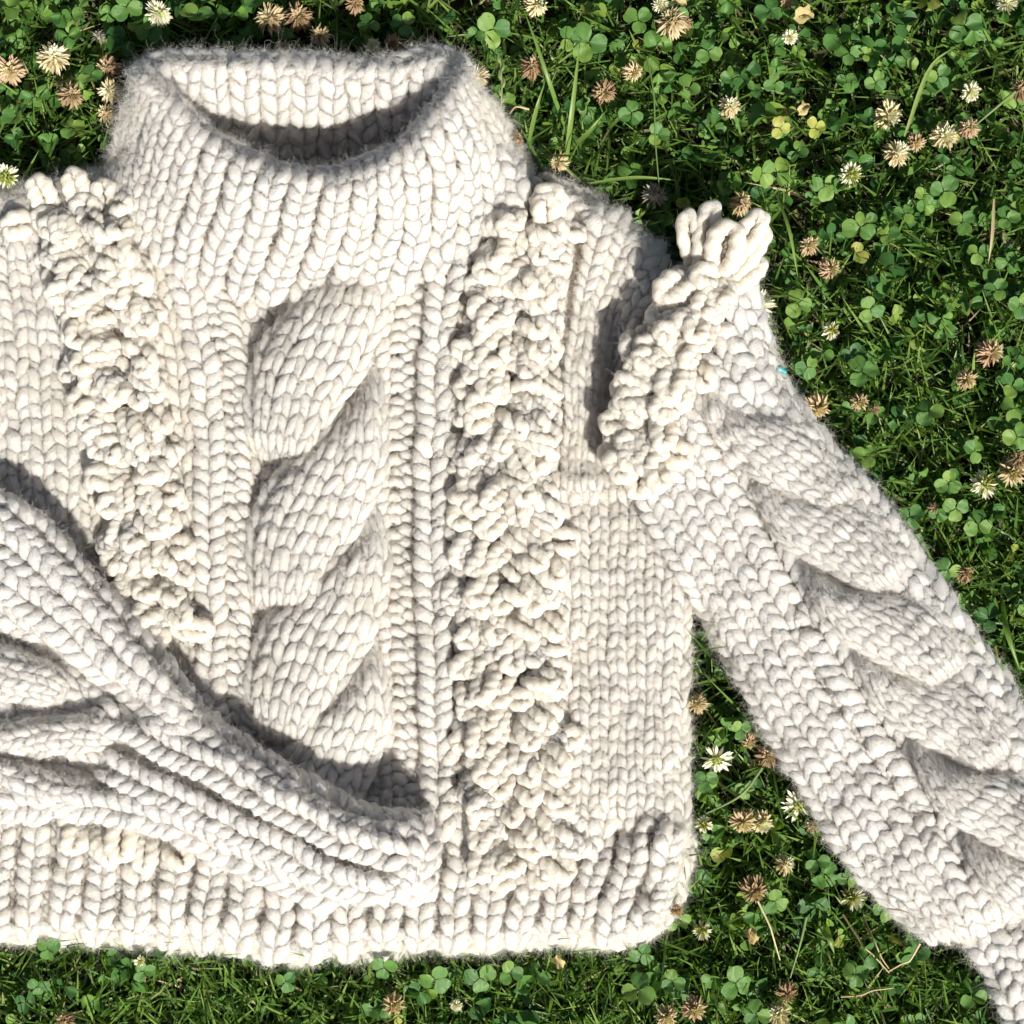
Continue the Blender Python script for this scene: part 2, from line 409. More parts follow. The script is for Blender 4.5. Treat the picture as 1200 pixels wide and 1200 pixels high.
def furrow(x, y, path, A, w):
    P = crv(path, 24); d = np.full(np.shape(x), 1e9)
    for q in P: d = np.minimum(d, np.hypot(x - q[0], y - q[1]))
    return -A * np.exp(-(d / w) ** 2)
rb = rounded(BODY, 34, 34)
def z_body(x, y):
    z = 96 + 3.5 * wob(x, y) + rb(x, y)
    z = z - 26 * gauss(x, y, 716, 455, 16, 110, 3) - 5 * gauss(x, y, 700, 590, 70, 10)
    z = z + 9 * gauss(x, y, 690, 566, 60, 14) - 32 * gauss(x, y, 722, 985, 30, 30, 0) + 12 * gauss(x, y, 765, 990, 45, 12, -12) - 16 * gauss(x, y, 752, 1045, 16, 26, 20)
    z = z + 14 * gauss(x, y, 360, 260, 260, 90) - 12 * gauss(x, y, 760, 1050, 20, 26)
    z = z - 22 * gauss(x, y, 400, 905, 120, 40)
    return z
rc = rounded(COLLAR, 26, 26)
RIMC = [(163, 80), (178, 96), (203, 122), (238, 156), (283, 184), (335, 202), (395, 206), (440, 191), (480, 164), (513, 126), (535, 94), (548, 84)]
BASE = [(128, 200), (140, 235), (158, 275), (190, 310), (235, 335), (290, 348), (350, 352), (410, 352), (470, 340), (530, 312), (585, 262), (630, 212)]
def pdist(x, y, path, n=50):
    d = np.full(np.shape(x), 1e9)
    for q in crv(path, n): d = np.minimum(d, np.hypot(x - q[0], y - q[1]))
    return d
def z_collar(x, y):
    # the front of the neck stands up towards its rim and runs into the chest below
    dr = pdist(x, y, RIMC); db = pdist(x, y, BASE); t = dr / (dr + db + 1e-6); k = smooth(0, .92, t)
    return 196 * (1 - k) + (z_body(x, y) + 5) * k + 3 * wob(x, y, 3) + rc(x, y) * (1 - smooth(.3, .75, t))
rl = rounded(LINING, 14, 16)
def z_lining(x, y):
    t = smooth(70, 205, y)
    side = ((x - 358) / 190) ** 2
    return 150 - 92 * t * (1 - .25 * np.clip(side, 0, 1)) + rl(x, y)
rs = rounded(SLEEVE, 42, 42)
def z_sleeve(x, y):
    return 112 + 6 * wob(x, y, 9) + furrow(x, y, [(845, 500), (885, 575), (915, 665), (962, 790), (1010, 868), (1070, 945), (1125, 1010)], 22, 9) + furrow(x, y, [(940, 545), (985, 605), (1035, 690), (1100, 775), (1155, 870), (1190, 940)], 12, 8) + rs(x, y) + 10 * gauss(x, y, 790, 470, 70, 90)
rcf = rounded(CUFF, 30, 26)
def z_cuff(x, y): return 92 + rcf(x, y)
rf = rounded(FOLD, 30, 34)
def z_fold(x, y):
    z = 164 + 4 * wob(x, y, 4) + rf(x, y) + 14 * gauss(x, y, 380, 950, 120, 40, 25) - 14 * smooth(460, 510, x)
    return z + furrow(x, y, [(-60, 730), (0, 745), (60, 766), (115, 803), (160, 838)], 26, 12) + furrow(x, y, [(-60, 838), (0, 842), (60, 838), (105, 833)], 24, 9) + furrow(x, y, [(-60, 882), (0, 886), (60, 894), (118, 906)], 28, 9)

def in_fold(x, y): return sdf(FOLD, np.stack([x, y], -1)) > 26
def in_collar(x, y): return sdf(COLLAR, np.stack([x, y], -1)) > 16
def in_sleeve(x, y): return sdf(SLEEVE, np.stack([x, y], -1)) > 30
def cull_body(x, y): return in_fold(x, y) | in_collar(x, y) | in_sleeve(x, y) | (x < -70) | (sdf(BODY, np.stack([x, y], -1)) < -3) | ((sdf(LINING, np.stack([x, y], -1)) > 4))

# ------------------------------------------------------------------ the sweater
sweater = empty('sweater', (0, 0, 0), 'chunky cream hand knitted sweater with cables and yarn loop fringes lying on the lawn', 'sweater')
NECK = BODY[:3] + [(150, 205), (172, 262), (215, 302), (290, 325), (370, 332), (450, 322), (520, 285), (560, 245), (592, 190)] + BODY[7:]   # open at the neck
body = sheet('body', sweater, WOOL, NECK, z_body, sink=12)
front = body
H = 60
g_a = [(-75, 215), (-75, 500), (-75, 800)]
g_b = [(40, 215), (75, 340), (88, 450), (94, 560), (98, 640), (128, 700), (160, 790)]
g_c = [(150, 200), (196, 330), (222, 430), (228, 560), (230, 700), (233, 860)]
g_d = [(178, 200), (230, 330), (256, 430), (262, 560), (263, 700), (266, 860)]
g_e = [(205, 205), (262, 330), (286, 430), (291, 560), (291, 700), (294, 880)]
g_f = [(470, 290), (462, 350), (456, 430), (454, 560), (456, 700), (462, 960)]
g_g = [(508, 290), (498, 350), (492, 430), (486, 560), (488, 700), (496, 975)]
g_h = [(556, 275), (541, 350), (530, 430), (524, 560), (527, 700), (533, 975)]
g_i = [(668, 225), (668, 300), (657, 400), (654, 500), (655, 600), (658, 970)]
kw = dict(cull=cull_body)
panel(None, body, WOOL, [g_a, g_b], [0, 1], 6, z_body, pitch=17, **kw)
panel(None, body, WOOL_L, [g_b, g_c], [0, 1], 5, z_body, pitch=18, **kw)
panel(None, body, WOOL, [g_c, g_d], [0, 1], 1, z_body, pattern=[(0, 1, 'knit', 7)], pitch=16.5, **kw)
panel(None, body, WOOL, [g_d, g_e], [0, 1], 1, z_body, pattern=[(0, 1, 'purl', 2)], pitch=15, **kw)
panel(None, body, WOOL, [g_e, g_f], [0, 1], 6, z_body, pattern=[(c / 6, (c + 1) / 6, 'knit', -17 + (15 if c > 4 else 0)) for c in range(6)], pitch=16, **kw)
panel(None, body, WOOL, [g_f, g_g], [0, 1], 1, z_body, pattern=[(0, 1, 'purl', -1)], pitch=14.5, **kw)
panel(None, body, WOOL, [g_g, g_h], [0, 1], 1, z_body, pattern=[(0, 1, 'knit', 11)], pitch=15.5, thick=1.05, **kw)
panel(None, body, WOOL_L, [g_h, g_i], [0, 1], 5, z_body, pattern=[(c / 5, (c + 1) / 5, 'knit', -3) for c in range(5)], pitch=17, **kw)
panel(None, body, WOOL, [[(712, 205), (694, 240), (678, 330), (663, 420), (660, 500), (657, 588)], [(838, 270), (800, 318), (756, 360), (730, 430), (722, 520), (724, 590)]], [0, 1], 4, z_body, pitch=16, **kw)
panel(None, body, WOOL, [[(657, 575), (659, 975)], [(735, 575), (735, 975)], [(808, 560), (809, 700), (808, 985)]], [0, .5, 1], 7, z_body, pitch=15.5, **kw)

# hem ribbing
hem = sheet('hem_ribbing', sweater, WOOL, [(-110, 958), (300, 955), (660, 955), (805, 975), (798, 1030), (785, 1065), (758, 1088), (640, 1096), (345, 1116), (-110, 1092)], lambda x, y: z_body(x, y), sink=7)
gh = [[(-90, 958), (-100, 1104)], [(60, 955), (45, 1097)], [(300, 950), (283, 1113)], [(350, 950), (335, 1124)], [(520, 950), (505, 1110)], [(660, 960), (638, 1104)], [(742, 962), (697, 1106)], [(812, 972), (805, 1020), (772, 1090)]]
nr = 22; pat = []
for c in range(nr):
    pat += [(c / nr, (c + .72) / nr, 'knit', 5), ((c + .62) / nr, (c + 1.10) / nr, 'purl', -7)]
panel(None, hem, WOOL, gh, [0, .17, .43, .485, .67, .825, .915, 1], 0, z_body, pattern=pat, rows=9, thick=1.08, cull=in_fold)
# cast-on edge, a chain along the bottom
edge = crv([(-90, 1098), (0, 1095), (130, 1093), (230, 1096), (290, 1107), (345, 1119), (420, 1106), (500, 1104), (560, 1107), (640, 1096), (720, 1102), (762, 1090), (788, 1062), (801, 1010)], 60)
nrm = np.gradient(edge, axis=0); nrm /= np.linalg.norm(nrm, axis=1, keepdims=True); nrm = np.stack([-nrm[:, 1], nrm[:, 0]], 1)
build_strip('cast_on_edge', hem, WOOL, strip_paths(edge - nrm * 13, edge + nrm * 9, lambda x, y: z_body(x, y) + 4, pitch=15, spread=1.1))

for pth in ([(640, 210), (668, 222), (700, 243), (735, 268), (768, 294)], [(-60, 231), (0, 229), (60, 215), (132, 203)]):
    e = crv(pth, 60); n = np.gradient(e, axis=0); n /= np.linalg.norm(n, axis=1, keepdims=True); n = np.stack([-n[:, 1], n[:, 0]], 1)
    build_strip('shoulder_edge', body, WOOL, strip_paths(e - n * 6, e + n * 16, lambda x, y: z_body(x, y) + 2, pitch=15, spread=1.1))
# cables -----------------------------------------------------------------
def lump(parent, T, yn, mat, zf, first=False, ncol=5, amp=46, rows=14, last=False, sc=1., cull=None):
    """one crossing of a cable: the strand comes up from under the last one, bulges and dives"""
    lo = [(14, -118), (4, -62), (-25, -8), (-64, 36), (-84, 90), (-83, 138), (-70, 186)]
    hi = [(58, -124), (76, -82), (84, -16), (65, 52), (32, 110), (4, 158), (-14, 200)]
    g = [[T(x * sc, (y + 0) * sc + yn) for x, y in q] for q in (lo, hi)]
    def um(u, v):
        d = np.clip(1 - (2 * np.clip(u, 0, 1) - 1) ** 2, 0, 1) ** .42
        rise = smooth(.08, .42, v) if first else smooth(-.20, .08, v - .10 - .30 * (1 - np.clip(u, 0, 1))); fall = 1 - smooth(.86, 1.04, v)
        return amp * d * rise * (.2 + .8 * fall) - 34 * (1 - fall) + (u - .5) * 12 * fall * rise - 6
    c = mk_empty_part('cable', parent)
    # the strand's own fabric below its stitches
    G = np.stack([crv(q, 30) for q in g]); U = np.linspace(.04, .96, 9)
    P = G[0][None] * (1 - U[:, None, None]) + G[1][None] * U[:, None, None]
    vv = np.linspace(0, 1, 30)[None].repeat(9, 0); uu = U[:, None].repeat(30, 1)
    z = zf(P[..., 0], P[..., 1]) + um(uu, vv) - 9
    V = np.concatenate([P, z[..., None]], -1).reshape(-1, 3)
    i, j = np.meshgrid(np.arange(8), np.arange(29), indexing='ij')
    F = np.stack([i * 30 + j, (i + 1) * 30 + j, (i + 1) * 30 + j + 1, i * 30 + j + 1], -1).reshape(-1, 4)
    if cull is not None:
        cen = V[F].mean(1); F = F[~cull(cen[:, 0], cen[:, 1])]
    if len(F) == 0: return
    cab = mk('cable', V, F, mat, parent)
    panel(None, cab, mat, g, [0, 1], ncol, zf, rows=rows, umod=um, v0=.02, v1=1., cull=cull, thick=1.08)
def mk_empty_part(name, parent): return None

def T_body(x, y): return (372 + x, y)
for i, yn in enumerate((360, 540, 697, 855)):
    lump(body, T_body, yn, WOOL, z_body, first=(i == 0), cull=lambda x, y: in_fold(x, y) | in_collar(x, y) | (y < 340) | (y > 985))

# collar ------------------------------------------------------------------
collar = sheet('collar', sweater, WOOL_C, COLLAR, z_collar, sink=8, step=6)
rimc = [(163, 80), (178, 96), (203, 122), (238, 156), (283, 184), (335, 202), (395, 206), (440, 191), (480, 164), (513, 126), (535, 94), (548, 84)]
base = [(128, 200), (140, 235), (158, 275), (190, 310), (235, 335), (290, 348), (350, 352), (410, 352), (470, 340), (530, 312), (585, 262), (630, 212)]
mids = [(140, 145), (158, 165), (180, 195), (212, 228), (258, 258), (318, 272), (380, 276), (438, 266), (492, 240), (540, 204), (570, 168), (592, 146)]
gd = [[a, m, b] for a, m, b in zip(rimc, mids, base)]
pat = []; nr = 17
for c in range(nr):
    pat += [(c / nr, (c + .78) / nr, 'knit', 8), ((c + .72) / nr, (c + 1.06) / nr, 'purl', -10)]
panel(None, collar, WOOL_C, gd, np.linspace(0, 1, 12), 0, z_collar, pattern=pat, rows=10, thick=1.12)
lining = sheet('collar_lining', collar, WOOL_C, LINING, z_lining, sink=8, step=6)
gl = [[(168 + i * 34.5, 74 + 5 * math.sin(i * .9)), (172 + i * 34, 150), (176 + i * 33.5, 235)] for i in range(12)]
pat = []; nr = 11
for c in range(nr):
    pat += [(c / nr, (c + .88) / nr, 'knit', 3), ((c + .74) / nr, (c + 1.12) / nr, 'purl', -4)]
panel(None, lining, WOOL_C, gl, np.linspace(0, 1, 12), 0, z_lining, pattern=pat, rows=9, thick=1.12,
      cull=lambda x, y: sdf(LINING, np.stack([x, y], -1)) < -3)
# rounded bound-off rims
for pth, zf, par in ((rimc, z_collar, collar), ([(166, 84), (185, 74), (220, 72), (300, 72), (390, 78), (450, 78), (490, 68), (525, 69), (547, 84)], z_lining, lining)):
    e = crv(pth, 60); n = np.gradient(e, axis=0); n /= np.linalg.norm(n, axis=1, keepdims=True); n = np.stack([-n[:, 1], n[:, 0]], 1)
    build_strip('bound_off_rim', par, WOOL_C, strip_paths(e - n * 11, e + n * 11, lambda x, y, z=zf: z(x, y) + 4, pitch=17, spread=1.15))

# right sleeve --------------------------------------------------------------
sleeve = sheet('sleeve', sweater, WOOL_S, SLEEVE, z_sleeve, sink=20)
inner = [(728, 545), (775, 640), (820, 718), (877, 824), (938, 925), (1003, 1024), (1085, 1104)]
m1 = [(790, 470), (850, 590), (903, 690), (955, 785), (1020, 880), (1080, 975), (1140, 1095)]
m2 = [(838, 400), (925, 515), (990, 605), (1052, 705), (1112, 800), (1170, 900), (1215, 1085)]
outer = [(868, 285), (896, 395), (918, 455), (962, 508), (1045, 606), (1115, 708), (1185, 815), (1270, 1000)]
def um_end(u, v): return -14 * smooth(.97, 1.0, v)
def cull_sl(x, y): return (x > 1235) | (sdf(SLEEVE, np.stack([x, y], -1)) < -4)
panel(None, sleeve, WOOL_S, [inner, m1, m2, outer], [0, .42, .76, 1], 9, z_sleeve, pitch=17.5, spread=1.22, thick=1.1, cull=cull_sl, umod=lambda u, v: -8 * smooth(.44, .50, u) * (1 - smooth(.70, .76, u)) * smooth(.12, .25, v))
dirv = np.array([.515, .857])
def T_sl(x, y):
    # cable axis of the sleeve, twist mirrored
    ax = np.array([903., 500.]); n = np.array([.857, -.515])
    p = ax + dirv * y + n * (-x * 1.03 - 2); return (p[0], p[1])
for k, yn in enumerate((2, 112, 240, 354, 486, 604)):
    lump(sleeve, T_sl, yn, WOOL_S, z_sleeve, ncol=5, amp=(36, 38, 44, 36, 46, 40)[k], rows=12, sc=.70, cull=lambda x, y: (x > 1225) | (sdf(SLEEVE, np.stack([x, y], -1)) < 12))
cuff = sheet('cuff', sleeve, WOOL_S, CUFF, z_cuff, sink=8)
panel(None, cuff, WOOL_S, [[(1118, 1082), (1148, 1130), (1172, 1185), (1190, 1240)], [(1225, 1070), (1250, 1140), (1280, 1240)]], [0, 1], 3, z_cuff, pitch=17, thick=1.1)

# left sleeve, folded across the front -----------------------------------------
fold = sheet('folded_sleeve', sweater, WOOL_S, FOLD, z_fold, sink=9)
panel(None, fold, WOOL_S, [[(-60, 560), (0, 590), (90, 680), (215, 836), (300, 890), (400, 944), (488, 965)], [(-60, 760), (0, 770), (90, 810), (170, 862), (290, 920), (390, 980), (490, 1005)], [(-60, 955), (0, 955), (80, 950), (150, 965), (285, 1008), (400, 1046), (480, 1042)]], [0, .5, 1], 11, lambda x, y: z_fold(x, y) - 10, pitch=16, thick=1.15)
def rope(path, w, parent, mat, zo=0, kind='knit', pitch=16, thick=1.05, name='knit_column', spread=1., w1=None, tuck=0):
    e = crv(path, 60); n = np.gradient(e, axis=0); n /= np.linalg.norm(n, axis=1, keepdims=True); n = np.stack([-n[:, 1], n[:, 0]], 1)
    ws = np.linspace(w, w1 or w, 60)[:, None] / 2
    zf = (lambda vv, A: -tuck * (smooth(.9, 1.05, vv) + 1 - smooth(-.05, .1, vv))) if tuck else None
    # V's point from the body to the cuff
    build_strip(name, parent, mat, strip_paths(e + n * ws * -1, e + n * ws, z_fold, kind, pitch=pitch, zoff=zo, thick=thick, spread=spread, zfun=zf))
rope([(-60, 563), (0, 595), (50, 632), (90, 676), (135, 724), (180, 775), (216, 828), (250, 862)], 40, fold, WOOL_S, 2, pitch=17)
rope([(-60, 600), (0, 636), (50, 676), (95, 724), (145, 775), (190, 818), (225, 850)], 40, fold, WOOL_S, 4, pitch=17)
rope([(-60, 645), (0, 680), (50, 715), (95, 760), (140, 800), (185, 835), (210, 855)], 40, fold, WOOL_S, 5, pitch=17)
rope([(-60, 690), (0, 718), (50, 748), (95, 786), (135, 818), (170, 842)], 30, fold, WOOL_S, -2, pitch=17)
# cuff ribs
rope([(222, 846), (262, 872), (300, 894), (345, 920), (392, 946), (435, 962), (492, 968)], 36, fold, WOOL_S, 0, pitch=16)
rope([(130, 826), (180, 852), (225, 868), (265, 888), (310, 915), (360, 940), (410, 962), (455, 975)], 20, fold, WOOL_S, -12, 'purl', 14)
rope([(120, 838), (160, 856), (205, 880), (250, 902), (300, 930), (350, 957), (405, 985), (470, 1006)], 40, fold, WOOL_S, 9, pitch=14, thick=1.1)
rope([(130, 876), (180, 898), (232, 925), (280, 950), (330, 978), (385, 1006), (440, 1026), (475, 1030)], 25, fold, WOOL_S, -13, 'purl', 15)
rope([(122, 900), (175, 923), (235, 952), (290, 978), (340, 1004), (390, 1030), (440, 1046)], 38, fold, WOOL_S, 8, pitch=14, thick=1.1)
rope([(130, 930), (180, 948), (240, 972), (295, 1000), (345, 1026), (395, 1048)], 20, fold, WOOL_S, -12, 'purl', 15)
rope([(-60, 945), (0, 946), (80, 944), (150, 950), (215, 974), (280, 1005), (340, 1034), (390, 1052)], 36, fold, WOOL_S, 4, pitch=15, thick=1.1)
rope([(488, 958), (496, 985), (494, 1015), (478, 1050)], 34, fold, WOOL_S, 4, pitch=15)
rope([(440, 1046), (470, 1034), (492, 1015)], 30, fold, WOOL_S, 0, pitch=14)
# cable of the folded sleeve
def fold_strand(path, w0, w1, ncol, zo, parent):
    e = crv(path, 60); n = np.gradient(e, axis=0); n /= np.linalg.norm(n, axis=1, keepdims=True); n = np.stack([-n[:, 1], n[:, 0]], 1)
    ws = (np.linspace(w0, w1, 60) * np.sqrt(np.clip(np.sin(np.linspace(.35, 3.0, 60)), .1, 1)))[:, None] / 2
    L, R_ = e - n * ws, e + n * ws
    um = lambda u, v: zo + 20 * np.sqrt(np.clip(1 - (2 * np.clip(u, 0, 1) - 1) ** 2, 0, 1)) * (1 - smooth(.82, 1.02, v)) - 16 * smooth(.9, 1.04, v) - 8 * (1 - smooth(0, .15, v))
    U = np.linspace(.05, .95, 7); P = L[None] * (1 - U[:, None, None]) + R_[None] * U[:, None, None]; P = P[:, ::3]
    m = P.shape[1]; vv = np.linspace(0, 1, m)[None].repeat(7, 0)
    z = z_fold(P[..., 0], P[..., 1]) + um(U[:, None].repeat(m, 1), vv) - 8
    i, j = np.meshgrid(np.arange(6), np.arange(m - 1), indexing='ij')
    F = np.stack([i * m + j, (i + 1) * m + j, (i + 1) * m + j + 1, i * m + j + 1], -1).reshape(-1, 4)
    cab = mk('cable', np.concatenate([P, z[..., None]], -1).reshape(-1, 3), F, WOOL_S, parent)
    panel(None, cab, WOOL_S, [L[::6], R_[::6]], [0, 1], ncol, z_fold, pitch=15, umod=um, thick=1.12)
fold_strand([(-70, 770), (-20, 785), (30, 797), (70, 808), (92, 822)], 60, 56, 3, -6, fold)
fold_strand([(-70, 845), (0, 868), (60, 858), (110, 855), (165, 872)], 40, 66, 3, -4, fold)
fold_strand([(-70, 880), (-20, 900), (30, 918), (80, 932), (135, 930)], 44, 44, 2, -8, fold)

# loop fringes -----------------------------------------------------------------
def loop_mesh(i):
    r = random.Random(100 + i)
    Ln = 25 + r.uniform(-4, 10); w = r.uniform(5.6, 7.8); rad = r.uniform(5.9, 7.0); b = r.uniform(-4, 4); h = r.uniform(5, 10); sk = r.uniform(-4, 4)
    w_ = w; c = np.array([[-4, -2, -8], [3, -w * .8, 0], [Ln * .35, -w * 1.05 + b * .4, h * .8], [Ln * .7, -w * 1.02 + b, h], [Ln * .93, -w * .62 + b, h * .8], [Ln, b + sk * .3, h * .62],
                  [Ln * .92, w * .66 + b, h * .7], [Ln * .68, w * 1.02 + b, h * .9 + sk * .5], [Ln * .35, w * 1.05 + b * .4, h * .6], [3, w * .8, -1], [-4, 2, -8.]])
    P = refine(c[None], 46); rd = np.full((1, 46), rad) * (1 - .25 * (np.abs(np.linspace(-1, 1, 46)) > .93))
    V, F, uv = sweep(P, rd, 12, .12, 9.5, .03)
    o = mk('yarn_loop', V * S, F, WOOL_L, None, uv, link=False, world_px=False)
    return o.data, V, P
LM = [loop_mesh(i) for i in range(14)]
placed = []   # (x, y, z, ang, tilt, roll, scale, parent, seen)
def fringe_rows(path, width, pitch, per, ang_l, ang_r, zf, parent, seam=.5, lift=6, jit=14, sc=1., skip=None, hide=None):
    e = crv(path, 200); n = np.gradient(e, axis=0); n /= np.linalg.norm(n, axis=1, keepdims=True); n = np.stack([-n[:, 1], n[:, 0]], 1)
    ln = np.linalg.norm(np.diff(e, axis=0), axis=1).sum(); rows = int(ln / pitch)
    wd = crv(np.array(width, float).reshape(-1, 1), 200)[:, 0] if np.ndim(width) else np.full(200, width)
    for r in range(rows):
        for c in range(per):
            f = (c + .5 + rng.uniform(-.2, .2)) / per - .5
            k = int(np.clip((r + .5 + rng.uniform(-.35, .35) + .5 * (c % 2)) / rows * 199, 0, 199))
            p = e[k] - n[k] * f * wd[k] * .8       # n points right-hand side of travel = left in picture
            left = f < seam - .5
            a = (ang_l if left else ang_r) + rng.normal(0, jit)
            x, y = p
            if skip is not None and skip(x, y): continue
            z = zf(np.array(x), np.array(y)) + lift + rng.uniform(0, 9) + 7 * (1 - (2 * f) ** 2)
            placed.append((x, y, float(z), a, rng.uniform(-10, 30), rng.normal(0, 24), sc * rng.uniform(.80, 1.04), parent))
# angles: 0 = right, 90 = down in the picture
fr_l = mk('fringe', *[np.array(q) for q in ([[60, 260, 84.], [64, 260, 84], [64, 264, 84], [60, 264, 84]], [[0, 1, 2, 3]])], WOOL_L, sweater) if False else None
def band(path, w, zf, parent):
    e = crv(path, 40); n = np.gradient(e, axis=0); n /= np.linalg.norm(n, axis=1, keepdims=True); n = np.stack([-n[:, 1], n[:, 0]], 1)
    V = np.concatenate([np.stack([*(e + n * w * f).T, zf(*(e + n * w * f).T) - 6 + 6 * (1 - 4 * f * f)], 1) for f in (-.5, -.25, 0, .25, .5)])
    F = [(a * 40 + k, a * 40 + k + 1, (a + 1) * 40 + k + 1, (a + 1) * 40 + k) for a in range(4) for k in range(39)]
    return mk('loop_fringe', V, F, WOOL_L, parent)
PL = [(100, 238), (112, 300), (128, 360), (140, 430), (152, 500), (162, 570), (172, 640), (188, 700), (200, 735)]
PR = [(618, 250), (606, 330), (596, 400), (588, 480), (588, 560), (594, 640), (596, 740), (598, 860), (604, 960), (622, 1010)]
PS = [(848, 322), (820, 350), (800, 385), (785, 425), (768, 470), (752, 510), (748, 545)]
fl = band(PL, 90, z_body, body); fr = band(PR, 100, z_body, body); fs = band(PS, 70, z_sleeve, sleeve)
def in_fold0(x, y): return float(sdf(FOLD, np.array([[x, y]]))[0]) > 8
fringe_rows(PL, [110, 100, 100, 95, 95, 100, 100, 80, 60], 19, 5, 150, 35, z_body, fl, jit=28, skip=in_fold0, lift=-2)
fringe_rows(PL, [100, 100, 100, 95, 95, 100, 100, 80, 60], 21, 5, 140, 45, z_body, fl, jit=30, skip=in_fold0, lift=12)
fringe_rows(PR, [85, 105, 125, 130, 120, 125, 125, 130, 135, 125], 18, 6, 140, 42, z_body, fr, jit=26, seam=.45, lift=-2)
fringe_rows(PR, [75, 95, 112, 118, 108, 112, 112, 118, 124, 112], 20, 5, 132, 50, z_body, fr, jit=28, seam=.5, lift=13)
fringe_rows(PS, [60, 75, 85, 80, 75, 60, 50], 17, 5, 170, 130, z_sleeve, fs, jit=34, seam=.5, lift=0)
fringe_rows(PS, [50, 65, 75, 70, 65, 50, 40], 19, 4, 165, 120, z_sleeve, fs, jit=30, seam=.5, lift=13)
# loops that stick out over the outline, and at the left armhole
for x, y, z, a, t, s_, par in ((812, 300, 128, -98, 10, 1.75, fs), (824, 304, 136, -80, 4, 1.55, fs), (852, 306, 130, -56, 12, 1.62, fs), (862, 318, 126, -50, 2, 1.5, fs), (842, 312, 138, -64, 18, 1.4, fs),
                           (800, 330, 134, 150, 0, 1.2, fs), (640, 252, 118, -80, 20, 1.25, fr), (642, 262, 124, -110, 10, 1.1, fr), (60, 248, 104, -115, 12, 1.05, fl), (96, 240, 104, -100, 8, 1.05, fl), (126, 246, 104, -85, 5, 1., fl),
                           (96, 258, 108, -80, 0, 1.1, fl), (38, 262, 102, 170, 0, 1.1, fl), (862, 330, 120, -30, -5, 1.1, fs), (745, 395, 128, 110, 5, 1.1, fs),
                           (118, 972, 112, 70, 5, 1., fl), (145, 962, 122, 85, 5, 1.1, fl), (172, 980, 112, 100, 5, 1., fl), (200, 985, 110, 60, 5, 1., fl), (95, 968, 108, 110, 0, 1., fl), (4, 455, 100, 175, 5, 1.1, fl), (6, 480, 98, 160, 0, 1.2, fl), (8, 505, 98, 175, 0, 1., fl), (0, 430, 98, 190, 0, 1.1, fl), (752, 520, 126, 128, 0, 1.2, fs), (764, 500, 128, 150, 0, 1.2, fs), (778, 530, 124, 20, 0, 1.1, fs)):
    placed.append((x, y, z, a, t, 0, s_, par))
order = sorted(range(len(placed)), key=lambda q: -placed[q][2] + 8 * math.sin(q)); extra = {}
for k_, q in enumerate(order):
    x, y, z, a, t, ro, sc, par = placed[q]
    me, LV, LP = LM[q % len(LM)]
    M = Matrix.Rotation(math.radians(-a), 4, 'Z') @ Matrix.Rotation(math.radians(-t), 4, 'Y') @ Matrix.Rotation(math.radians(ro), 4, 'X') @ (Matrix.Diagonal((sc, 1.12, 1.12, 1)) if sc > 1.45 else Matrix.Diagonal((sc, sc * 1.14, sc * 1.14, 1)))
    M.translation = Vector(W(np.array([x, y, z])))
    A = np.array(M.to_3x3())
    if k_ < 300:
        o = bpy.data.objects.new('yarn_loop', me); C.objects.link(o); o.parent = par; o.matrix_local = M
    else:                                   # the lowest ones, mostly hidden: joined
        extra.setdefault(par.name, []).append(LV * S @ A.T + np.array(M.translation))
    kk = rng.integers(1, 45, 64); jj = rng.integers(0, 12, 64)
    v = LV.reshape(46, 12, 3)[kk, jj]; nn = v - LP[0][kk]
    vp = v @ A.T; npx = nn @ A.T
    vp[:, 1] *= -1; npx[:, 1] *= -1
    FUZZ.append((vp + [x, y, z], npx))
for nm, lst in extra.items():
    n0 = len(lst[0]); me = LM[0][0]; F0 = np.zeros(len(me.loops), np.int32); me.loops.foreach_get('vertex_index', F0); F0 = F0.reshape(-1, 4)
    uv0 = np.zeros(len(me.loops) * 2, np.float32); me.uv_layers[0].data.foreach_get('uv', uv0)
    mk('lower_loops', np.concatenate(lst), np.concatenate([F0 + i * n0 for i in range(len(lst))]), WOOL_L, bpy.data.objects[nm], np.tile(uv0, len(lst)), kind='stuff', world_px=False)
print('loops', len(placed))

# fuzz: loose fibres standing off the yarn ------------------------------------------
fp = np.concatenate([a for a, b in FUZZ]); fn = np.concatenate([b for a, b in FUZZ]); fn /= np.linalg.norm(fn, axis=1, keepdims=True) + 1e-9
ok = (fn[:, 2] > -.25) & (fp[:, 0] > -50) & (fp[:, 0] < 1250) & (fp[:, 1] < 1250)
fp, fn = fp[ok], fn[ok]; nf = len(fp); K = 6

def edge_d(p):
    return np.maximum.reduce([sdf(q, p) for q in (BODY, SLEEVE, COLLAR, LINING, CUFF)])
cand = np.nonzero(fn[:, 2] < .55)[0]; ce = cand[edge_d(fp[cand][:, :2]) < 26]; ce = np.repeat(ce, 3)   # the soft halo round the outline
rimm = cand[pdist(fp[cand][:, 0], fp[cand][:, 1], RIMC, 80) < 16]; ce = np.concatenate([ce, rimm[::2], np.repeat(np.nonzero(fn[:, 2] > -.1)[0], 2)])
nh = len(ce); fp = np.concatenate([fp, fp[ce]]); fn = np.concatenate([fn, fn[ce]]); nf = len(fp)
halo = np.arange(nf) >= nf - nh
short = (rng.uniform(0, 1, nf) < .6) & ~halo          # most fibres lie close along the yarn, the rest stand off it
ln = np.where(short, rng.uniform(4, 11, nf), rng.gamma(3.0, np.where(halo & (fn[:, 2] > .35), 2.0, 2.0), nf).clip(2.5, 15))
rd_ = rng.normal(0, 1, (nf, 3)); tg = rd_ - (rd_ * fn).sum(1, keepdims=True) * fn; tg /= np.linalg.norm(tg, axis=1, keepdims=True)
